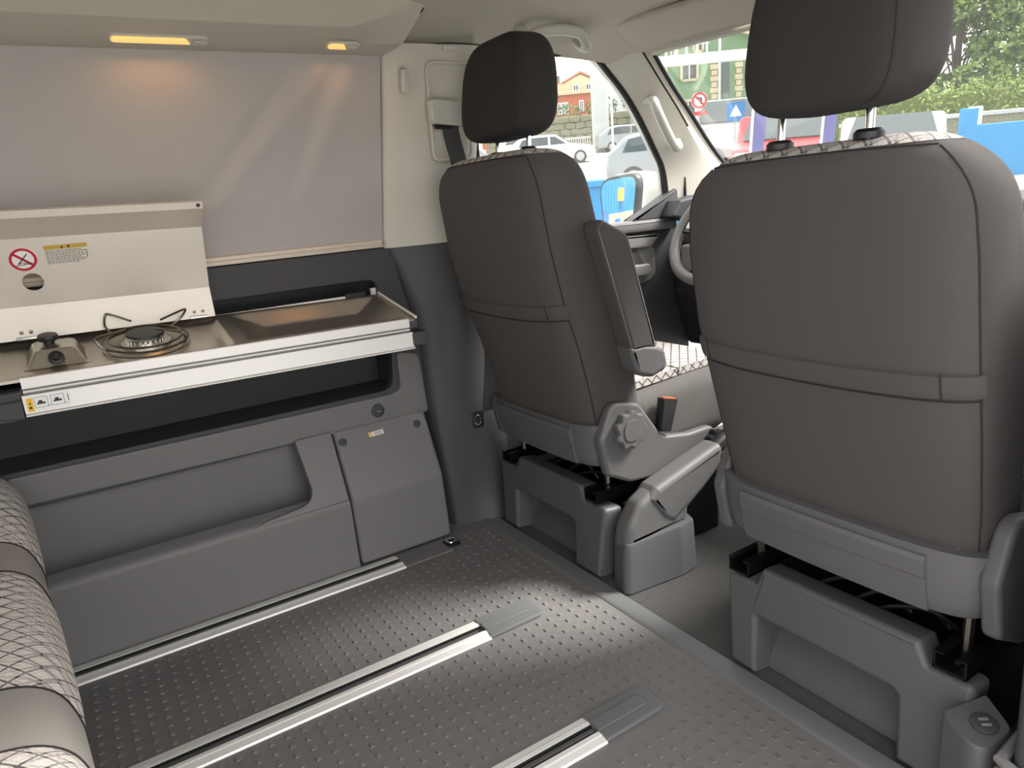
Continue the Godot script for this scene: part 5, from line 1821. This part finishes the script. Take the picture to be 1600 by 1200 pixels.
func build_outside() -> void:
	mat("asphalt", rgb(153, 151, 148), 0.9, 0.0, "leather_grain", 0.6, 0.5)
	mat("kerb", rgb(176, 170, 150), 0.9)
	mat("concrete", rgb(178, 184, 180), 0.8)
	mat("stone", rgb(146, 144, 116), 0.95, 0.0, "leather_grain", 1.5, 1.5)
	mat("orange_wall", rgb(180, 102, 70), 0.9)
	mat("cream_wall", rgb(190, 182, 150), 0.9)
	mat("green_wall", rgb(112, 142, 108), 0.9)
	mat("roof_tile", rgb(186, 104, 52), 0.85)
	mat("house_pane", rgb(90, 96, 96), 0.2)
	mat("car_white", rgb(205, 210, 206), 0.25)
	mat("car_silver", rgb(150, 158, 158), 0.25, 0.3)
	mat("car_red", rgb(176, 32, 40), 0.25)
	mat("car_blue", rgb(52, 70, 84), 0.25)
	mat("car_glass", rgb(62, 72, 72), 0.08)
	mat("pale_glass", rgb(150, 160, 158), 0.1)
	mat("blue_paint", rgb(28, 132, 186), 0.5)
	mat("flag_purple", rgb(92, 90, 150), 0.7)
	mat("hill_green", rgb(120, 134, 120), 1.0)
	mat("bark", rgb(84, 74, 60), 0.95)
	mat("sign_blue", rgb(24, 110, 176), 0.5)
	var leaf := mat("leaf", Color.WHITE, 0.7)
	leaf.vertex_color_use_as_albedo = true
	leaf.cull_mode = BaseMaterial3D.CULL_DISABLED
	leaf.backlight_enabled = true
	leaf.backlight = rgb(70, 84, 30)

	# ground
	var gd := setting("ground", "pale asphalt street sloping up from the van", "street")
	var mb := MB.new()
	var rows := []
	for i in 13:
		var row := []
		for j in 13:
			var x := lerpf(-110.0, 60.0, i / 12.0)
			var z := lerpf(-110.0, 60.0, j / 12.0)
			row.push_back(V(x, ground(x, z), z))
		rows.push_back(row)
	mb.sheet(rows, V(0, -0.5, 0))
	part(mb, "road", M.asphalt, gd)
	var R := V(0.534, 0, -0.845)
	# far pavement beyond the road and a road marking
	mb = MB.new()
	var kt := frame(-38.0, -32.6)
	mb.box(V(-30, -0.2, -6), V(30, 0.16, 0))
	var b2 := MB.new()
	for p in mb.t: b2.t.push_back(kt * p)
	part(b2, "pavement", M.kerb, gd)
	mb = MB.new()
	b2 = MB.new()
	mb.box(V(-6, 0.0, -0.1), V(2.2, 0.02, 0.1))
	kt = frame(-25.0, -20.6, V(0.65, 0, -0.76))
	for p in mb.t: b2.t.push_back(kt * p)
	part(b2, "lane_line", M.white, gd)

	# concrete column with a small base
	var o := thing("concrete_column", Vector3.ZERO, "tall pale concrete column at the kerb across the street", "column")
	place(o, frame(-38.5, -31.6))
	mb = MB.new()
	mb.box(V(-0.5, 0, -0.4), V(0.5, 6.2, 0.4), 0.05)
	local(mb, "shaft", M.concrete, o)
	mb = MB.new()
	mb.box(V(-0.75, 0, -0.55), V(0.75, 0.45, 0.55), 0.05)
	local(mb, "foot", M.kerb, o)
	mb = MB.new()
	mb.box(V(-0.8, 5.6, -0.5), V(-0.45, 6.8, 0.5), 0.03)
	local(mb, "bracket", M.concrete, o)
	# railing
	o = thing("street_railing", Vector3.ZERO, "white railing along the pavement across the street", "railing")
	place(o, frame(-39.2, -30.5))
	mb = MB.new()
	mb.box(V(-5.0, 0.95, -0.03), V(0.6, 1.02, 0.03))
	mb.box(V(-5.0, 0.15, -0.03), V(0.6, 0.2, 0.03))
	local(mb, "top_rail", M.white, o)
	for k in 38:
		mb = MB.new()
		mb.box(V(-5.0 + 0.15 * k, 0.0, -0.015), V(-4.965 + 0.15 * k, 1.0, 0.015))
		local(mb, "baluster", M.white, o)
	# street lamp
	o = thing("street_lamp", Vector3.ZERO, "thin white street lamp with a bent top across the street", "street lamp")
	place(o, frame(-35.8, -30.3))
	mb = MB.new()
	mb.tube(smooth_path([V(0, 0, 0), V(0, 2.6, 0), V(-0.05, 3.3, 0), V(-0.3, 3.75, 0), V(-0.5, 3.8, 0)], 5), 0.06, 8)
	local(mb, "pole", M.white, o)
	mb = MB.new()
	mb.box(V(-0.85, 3.72, -0.1), V(-0.45, 3.85, 0.1), 0.03)
	local(mb, "lamp_head", M.white, o)

	# retaining wall of rough stones
	o = thing("retaining_wall", Vector3.ZERO, "rough stone retaining wall below the orange house", "stone wall")
	place(o, frame(-48.0, -39.0))
	mb = MB.new()
	mb.box(V(-9, -0.5, -0.8), V(8, 2.5, -0.12), 0.03)
	local(mb, "wall_core", M.stone, o)
	var rng := RandomNumberGenerator.new()
	rng.seed = 21
	var stones := []
	for k in 4:
		mb = MB.new()
		mb.prism(MB.rpoly([Vector2(-0.4, -0.2), Vector2(0.35 + 0.04 * k, -0.22), Vector2(0.42, 0.12 + 0.03 * k), Vector2(0.0, 0.24), Vector2(-0.4, 0.18)], 0.08, 2), 0.22, 0.04)
		stones.push_back(mb.mesh())
	for r in 5:
		for c in 19:
			var st := put(stones[rng.randi() % 4], "stone", M.stone, o)
			st.position = V(-8.6 + 0.86 * c + 0.4 * (r % 2) + rng.randf_range(-0.06, 0.06), 0.3 + 0.48 * r, -0.2 + rng.randf_range(0.0, 0.06))
			st.rotation.z = rng.randf_range(-0.15, 0.15)
	# bushes on top of the wall
	o = thing("bush", Vector3.ZERO, "green bushes growing on top of the stone wall", "bush")
	place(o, frame(-46.5, -41.0))
	build_foliage(o, [[V(-5.0, 2.8, -1.0), V(1.6, 0.6, 0.6)], [V(-2.0, 3.0, -1.0), V(1.4, 0.8, 0.6)], [V(1.0, 3.8, -1.0), V(1.4, 1.6, 0.7)], [V(2.8, 3.4, -1.0), V(1.4, 1.4, 0.7)], [V(5.0, 3.0, -1.0), V(2.0, 1.0, 0.7)]], 2600, 0.12, [Color(0.10, 0.18, 0.05), Color(0.16, 0.24, 0.07), Color(0.07, 0.14, 0.05)], 4)

	# orange house with a pale upper house behind
	o = thing("orange_house", Vector3.ZERO, "long orange house with white windows above the stone wall", "house")
	place(o, frame(-54.3, -42.3))
	mb = MB.new()
	mb.box(V(-9.0, 0.0, -6.0), V(2.2, 4.35, 0.0), 0.02)
	local(mb, "wall", M.orange_wall, o)
	mb = MB.new()
	mb.box(V(-9.2, 4.35, -6.2), V(2.4, 4.65, 0.25), 0.03)
	local(mb, "cornice", M.cream_wall, o)
	for k in 3: build_window(o, V(-1.85 + 0.33 * k, 3.25, 0.0), 0.33, 1.0, 0.07, "white")
	for x in [0.15, 1.75, -4.2, -6.2]: build_window(o, V(x, 3.35, 0.0), 0.42, 0.95, 0.08, "white")
	o = thing("pale_house", Vector3.ZERO, "pale house with a gable roof rising behind the orange house", "house")
	place(o, frame(-60.0, -47.0))
	mb = MB.new()
	mb.prism(MB.rpoly(P2([-7.0, 0.0, 1.6, 0.0, 1.6, 5.6, 0.0, 6.4, -1.6, 5.7, -7.0, 5.7]), 0.0), 5.0, 0.0, Transform3D(Basis(), V(0, 0, -5)))
	local(mb, "wall", M.cream_wall, o)
	mb = MB.new()
	mb.prism(MB.rpoly(P2([-1.9, 5.65, 0.0, 6.5, 1.9, 5.6, 1.9, 5.75, 0.0, 6.7, -1.9, 5.8]), 0.0), 5.4, 0.0, Transform3D(Basis(), V(0, 0, -5.2)))
	local(mb, "roof", M.roof_tile, o)
	build_window(o, V(-0.5, 5.2, 0.0), 0.6, 0.6, 0.08, "white")
	build_window(o, V(0.75, 5.2, 0.0), 0.6, 0.6, 0.08, "white")
	mb = MB.new()
	mb.prism(MB.rpoly(P2([-8.0, 5.6, -2.0, 5.6, -2.6, 6.5, -7.4, 6.5]), 0.0), 5.0, 0.0, Transform3D(Basis(), V(0, 0, -5)))
	local(mb, "roof", M.roof_tile, o)
	for h in [[-88.0, -60.0, 9.0, "grey-white block of flats on the far hillside"], [-76.0, -72.0, 7.5, "pale tower block standing on the hill behind the column"]]:
		o = thing("far_building", Vector3.ZERO, h[3], "building")
		place(o, frame(h[0], h[1]))
		mb = MB.new()
		mb.box(V(-5, 0, -6), V(5, h[2], 0), 0.05)
		local(mb, "wall", M.concrete, o)
		for k in 5:
			for j in 2: build_window(o, V(-3.8 + 1.9 * k, h[2] - 1.2 - 2.4 * j, 0.0), 1.1, 1.2, 0.12, "white")
	o = thing("hill", Vector3.ZERO, "hazy green hill behind the town", "hill")
	o.set_meta("kind", "structure")
	place(o, frame(-100.0, -80.0))
	mb = MB.new()
	rows = []
	for i in 13:
		var row := []
		for j in 25:
			var u := j / 24.0 * 2 - 1
			var v := i / 12.0
			row.push_back(V(u * 60, 11.0 * sin(PI * v * 0.5) * (0.75 + 0.2 * sin(u * 5.0) + 0.1 * sin(u * 13.0)) - 2.0, -40.0 * v))
		rows.push_back(row)
	mb.sheet(rows, V(0, -2, 0))
	local(mb, "slope", M.hill_green, o, 60.0)

	# cars across the street
	build_car(-30.9, -22.1, R, "car_white", "white hatchback driving past the concrete column")
	build_car(-39.9, -27.0, R, "car_white", "white car parked behind the white railing")
	build_car(-36.3, -32.2, R, "car_silver", "silver car parked right of the concrete column", Vector3(4.2, 1.55, 1.8))
	build_car(-43.0, -23.0, R, "car_silver", "silver car partly hidden behind the driver's headrest")
	build_car(-15.2, -15.2, V(0.70, 0, -0.71), "car_silver", "silver car beyond the blue wall outside the driver's window", Vector3(3.9, 1.5, 1.7))

	# low blue wall on the driver's side
	o = thing("blue_wall", Vector3.ZERO, "low light blue wall outside the driver's window", "wall")
	place(o, frame(-6.6, -5.1, V(0.60, 0, -0.80)))
	mb = MB.new()
	mb.box(V(-2.5, -0.2, -0.15), V(1.15, 1.13, 0.0), 0.01)
	local(mb, "panel", M.blue_paint, o)
	mb = MB.new()
	mb.box(V(-2.5, 1.13, -0.2), V(1.2, 1.2, 0.05), 0.01)
	local(mb, "coping", M.blue_paint, o)
	# blue cabin that the door mirror shows
	o = thing("blue_cabin", Vector3.ZERO, "blue corrugated cabin with notices, seen in the door mirror", "cabin")
	place(o, frame(-6.2, 6.5, V(0.15, 0, -1.0)))
	mb = MB.new()
	mb.box(V(-4.0, 0.0, -2.4), V(4.0, 2.9, -0.05), 0.01)
	local(mb, "shell", M.blue_paint, o)
	for k in 40:
		mb = MB.new()
		mb.box(V(-4.0 + 0.2 * k, 0.1, -0.06), V(-3.9 + 0.2 * k, 2.8, 0.0), 0.015)
		local(mb, "corrugation", M.blue_paint, o)

	for nt in [[-1.0, 0.98, 2.9, 0.60, "kerb", "notice_board"], [-0.3, 1.22, 0.42, 0.24, "sign_blue", "notice"], [-1.15, 1.10, 0.34, 0.18, "sign_blue", "notice"], [-1.4, 1.60, 0.24, 0.22, "yellow", "notice"]]:
		mb = MB.new()
		mb.box(V(nt[0] - nt[2] / 2, nt[1] - nt[3] / 2, 0.0), V(nt[0] + nt[2] / 2, nt[1] + nt[3] / 2, 0.03 if nt[5] == "notice_board" else 0.045), 0.004)
		local(mb, nt[5], M[nt[4]], o)

	# green house ahead, cream quoins and window surrounds, orange roof
	o = thing("green_house", Vector3.ZERO, "green house with cream corner stones and an orange tiled roof", "house")
	place(o, frame(-35.97, -38.46))
	var gv := func(px: float, py: float) -> Vector3: return V(px, py, 0)
	mb = MB.new()
	mb.box(V(-3.6, 0.0, -8.0), V(9.0, 5.3, 0.0), 0.01)
	var gw := local(mb, "wall", M.green_wall, o)
	mb = MB.new()
	mb.prism(MB.rpoly(P2([-2.2, 5.3, 3.2, 5.3, 3.2, 6.3, 0.2, 7.2, -2.2, 6.35]), 0.0), 6.0, 0.0, Transform3D(Basis(), V(0, 0, -6.4)))
	local(mb, "gable", M.green_wall, o)
	mb = MB.new()
	mb.prism(MB.rpoly(P2([-2.5, 6.2, 0.2, 7.22, 3.0, 6.25, 9.5, 6.25, 9.5, 6.45, 3.4, 6.45, 0.2, 7.45, -2.6, 6.4]), 0.0), 7.0, 0.0, Transform3D(Basis(), V(0, 0, -6.8)))
	local(mb, "eaves", M.cream_wall, o)
	mb = MB.new()
	mb.sheet([[V(0.3, 7.44, 0.3), V(3.3, 6.48, 0.4), V(9.4, 6.48, 0.4)], [V(0.3, 8.6, -4.0), V(3.3, 8.7, -4.0), V(9.4, 9.2, -4.0)]], V(0, -0.1, -0.05))
	mb.sheet([[V(0.3, 7.44, 0.3), V(-2.6, 6.45, 0.4)], [V(0.3, 8.6, -4.0), V(-2.6, 8.4, -4.0)]], V(0, -0.1, -0.05))
	local(mb, "roof", M.roof_tile, o)
	for q in [0.62, 2.2]:
		for k in 14:
			mb = MB.new()
			var wd := 0.28 if k % 2 == 0 else 0.2
			mb.box(V(q - wd + (0.0 if q < 1 else 0.05), 0.1 + 0.36 * k, -0.02), V(q + wd, 0.42 + 0.36 * k, 0.08), 0.02)
			local(mb, "quoin", M.cream_wall, gw)
	for wn in [[-1.02, 4.42, 1.2, 1.16], [3.6, 4.1, 1.3, 1.7], [-2.9, 4.4, 0.9, 1.2], [-1.1, 2.15, 1.2, 1.2], [3.5, 2.0, 1.3, 1.4], [5.6, 4.1, 1.2, 1.4]]: build_window(o, V(wn[0], wn[1], 0.0), wn[2], wn[3], 0.16, "cream_wall")
	build_window(o, V(-0.35, 6.2, -0.4), 0.75, 1.3, 0.14, "cream_wall")
	build_window(o, V(-1.9, 5.9, -0.4), 0.5, 0.9, 0.1, "cream_wall")
	mb = MB.new()
	mb.box(V(1.15, 0.2, -0.02), V(1.6, 5.2, 0.06))
	local(mb, "glazed_slot", M.house_pane, gw)
	mb = MB.new()
	mb.box(V(0.88, 0.0, 0.0), V(1.0, 7.2, 0.14))
	local(mb, "downpipe", M.white, gw)
	# footbridge in front of it
	o = thing("footbridge", Vector3.ZERO, "white footbridge with a railing in front of the green house", "footbridge")
	place(o, frame(-33.4, -36.2))
	mb = MB.new()
	mb.box(V(-5.0, 4.68, -1.2), V(8.0, 5.25, 0.0), 0.02)
	local(mb, "deck", M.white, o)
	mb = MB.new()
	for y in [5.75, 6.25, 6.7]: mb.box(V(-5.0, y, -0.05), V(-0.1, y + 0.06, 0.0))
	local(mb, "rails", M.white, o)
	for k in 8:
		mb = MB.new()
		mb.box(V(-4.6 + 0.62 * k, 5.2, -0.08), V(-4.5 + 0.62 * k, 6.9, 0.0))
		local(mb, "railing_post", M.white, o)

	# no-left-turn sign
	o = thing("road_sign", Vector3.ZERO, "round white road sign with a red ring and a crossed-out left turn arrow", "road sign")
	var sb := frame(-16.66, -17.55)
	place(o, sb)
	mb = MB.new()
	mb.tube([V(0, 0, -0.05), V(0, 2.4, -0.05)], 0.03, 8)
	local(mb, "post", M.silver_trim, o)
	mb = MB.new()
	mb.prism(MB.rrect(0.46, 0.46, 0.2299, 12), 0.02, 0.0, Transform3D(Basis(), V(0, 2.17, 0)))
	var disc := local(mb, "disc", M.white, o)
	mb = MB.new()
	var ra := []
	var rb := []
	for k in 33:
		var w := TAU * k / 32
		ra.push_back(V(0.235 * cos(w), 2.17 + 0.235 * sin(w), 0.03))
		rb.push_back(V(0.165 * cos(w), 2.17 + 0.165 * sin(w), 0.03))
	mb.sheet([ra, rb], V(0, 0, -0.012))
	mb.prism(MB.rrect(0.36, 0.05, 0.0), 0.01, 0.0, Transform3D(Basis(V(0, 0, 1), -0.785), V(0, 2.17, 0.026)))
	local(mb, "red_ring", M.car_red, disc)
	mb = MB.new()
	mb.prism(MB.rpoly(P2([0.03, -0.12, 0.08, -0.12, 0.08, 0.09, -0.03, 0.09, -0.03, 0.13, -0.12, 0.065, -0.03, 0.0, -0.03, 0.04, 0.03, 0.04]), 0.0), 0.006, 0.0, Transform3D(Basis(), V(0, 2.17, 0.02)))
	local(mb, "arrow", M.ink, disc)
	mb = MB.new()
	mb.prism(MB.rrect(0.46, 0.12, 0.01), 0.02, 0.0, Transform3D(Basis(), V(0, 1.80, 0)))
	local(mb, "lower_plate", M.car_red, o)
	# pedestrian crossing sign
	o = thing("crossing_sign", Vector3.ZERO, "square blue crossing sign with a white triangle", "road sign")
	place(o, frame(-17.48, -20.12))
	mb = MB.new()
	mb.tube([V(0, 0, -0.05), V(0, 2.0, -0.05)], 0.03, 8)
	local(mb, "post", M.silver_trim, o)
	mb = MB.new()
	mb.prism(MB.rrect(0.6, 0.6, 0.03), 0.02, 0.0, Transform3D(Basis(), V(0, 1.75, 0)))
	var cs := local(mb, "plate", M.sign_blue, o)
	mb = MB.new()
	mb.prism(PackedVector2Array([Vector2(-0.2, -0.14), Vector2(0.2, -0.14), Vector2(0, 0.22)]), 0.01, 0.0, Transform3D(Basis(), V(0, 1.75, 0.02)))
	local(mb, "triangle", M.white, cs)

	# vehicles ahead of the windscreen
	build_car(-20.0, -22.6, V(0.66, 0, 0.75), "car_white", "white panel van parked ahead of the windscreen", Vector3(5.2, 2.1, 2.3), true)
	build_car(-10.2, -13.2, V(0.59, 0, 0.81), "car_red", "red car seen between the passenger backrest and its headrest", Vector3(4.3, 1.66, 1.8))
	build_car(-8.4, -14.0, V(0.52, 0, 0.85), "car_white", "white car in front of the hedge and the blue wall", Vector3(4.2, 1.48, 1.75))
	# feather flags
	for f in [[-5.0, -5.9, "purple feather flag standing by the passenger headrest"], [-4.66, -6.5, "purple feather flag behind the passenger headrest posts"]]:
		o = thing("feather_flag", Vector3.ZERO, f[2], "flag")
		place(o, frame(f[0], f[1]))
		mb = MB.new()
		rows = []
		for k in 17:
			var u := k / 16.0
			var y := 0.5 + 2.35 * u
			var wdt := (0.03 + 0.10 * sin(PI * minf(1.0, u * 0.62 + 0.16))) * sqrt(maxf(0.0, 1.0 - pow(u, 6.0)))
			rows.push_back([V(0.1 * u * u, y, 0.02 * sin(u * 9.0)), V(0.1 * u * u + wdt * 0.5, y - 0.02, 0.04 * sin(u * 9.0 + 1.0)), V(0.1 * u * u + wdt, y - 0.05, 0.02 * sin(u * 9.0 + 2.0))])
		mb.sheet(rows, V(0, 0, -0.004))
		local(mb, "cloth", M.flag_purple, o, 60.0)
		mb = MB.new()
		mb.tube(smooth_path([V(0, 0, 0), V(0, 1.0, 0), V(0.05, 2.1, 0), V(0.1, 2.85, 0)], 4), 0.012, 6)
		local(mb, "pole", M.white, o)

	# hedge, trees and the blue wall on the right
	o = thing("hedge", Vector3.ZERO, "clipped yellow-green hedge above the blue wall", "hedge")
	place(o, frame(-12.3, -24.2))
	var hb := []
	for k in 18: hb.push_back([V(-5.4 + 0.65 * k, 1.15 + 0.1 * sin(k * 2.1), 0.1 * sin(k * 1.3)), V(0.7, 0.95, 0.6)])
	build_foliage(o, hb, 12000, 0.07, [Color(0.22, 0.30, 0.06), Color(0.30, 0.38, 0.10), Color(0.16, 0.24, 0.05)], 9)
	mb = MB.new()
	mb.box(V(-5.6, 0.0, -0.4), V(6.2, 1.75, 0.2), 0.1)
	local(mb, "inner_growth", M.hill_leaf if M.has("hill_leaf") else mat("hill_leaf", rgb(96, 112, 44), 1.0), o)
	for tr in [[-15.2, -29.2, 5.6, 2.6, "leafy green tree behind the hedge, left of the blue wall's post", 5], [-13.0, -31.5, 6.2, 3.2, "tall leafy green tree behind the hedge with open branches", 6], [-18.5, -27.0, 4.6, 2.2, "green tree behind the hedge, partly hidden by the passenger headrest", 7]]:
		o = thing("leafy_tree", Vector3.ZERO, tr[4], "tree")
		place(o, frame(tr[0], tr[1]))
		var h: float = tr[2]
		var r: float = tr[3]
		mb = MB.new()
		mb.tube(smooth_path([V(0, 0, 0), V(0.1, h * 0.3, 0), V(-0.05, h * 0.6, 0.1), V(0.1, h * 0.9, 0)], 4), 0.12, 8)
		var trunk := local(mb, "trunk", M.bark, o)
		rng.seed = tr[5]
		var blobs := []
		for k in 17:
			var a := TAU * k / 17.0 * 3.0
			var end := V(cos(a) * r * rng.randf_range(0.35, 0.8), h * rng.randf_range(0.22, 1.02), sin(a) * r * 0.5)
			mb = MB.new()
			mb.tube(smooth_path([V(0, h * 0.25 + 0.02 * h * k, 0), end * 0.5 + V(0, h * 0.25, 0), end], 4), 0.035, 5)
			local(mb, "branch", M.bark, trunk)
			blobs.push_back([end, V(r * 0.36, h * 0.085, r * 0.3)])
		build_foliage(o, blobs, 9000, 0.14, [Color(0.18, 0.28, 0.07), Color(0.27, 0.40, 0.11), Color(0.14, 0.23, 0.07), Color(0.33, 0.44, 0.15)], tr[5] + 30)
	o = thing("blue_wall", Vector3.ZERO, "bright blue wall with a square end post along the street ahead", "wall")
	place(o, frame(-8.33, -16.52))
	mb = MB.new()
	mb.box(V(0.0, -0.1, -0.15), V(6.0, 1.08, 0.0), 0.01)
	local(mb, "panel", M.blue_paint, o)
	mb = MB.new()
	mb.box(V(-0.03, -0.1, -0.2), V(0.24, 1.42, 0.04), 0.02)
	local(mb, "end_post", M.blue_paint, o)
	mb = MB.new()
	mb.box(V(0.24, 1.08, -0.35), V(0.42, 1.44, -0.12), 0.02)
	local(mb, "white_post", M.white, o)
	o = thing("garden_wall", Vector3.ZERO, "weathered grey wall with a pale coping behind the blue wall", "wall")
	place(o, frame(-9.4, -18.9))
	mb = MB.new()
	mb.box(V(-3.0, -0.1, -0.2), V(6.0, 1.18, 0.0), 0.01)
	local(mb, "panel", M.stone, o)
	mb = MB.new()
	mb.box(V(-3.0, 1.18, -0.25), V(6.0, 1.27, 0.05), 0.01)
	local(mb, "coping", M.concrete, o)
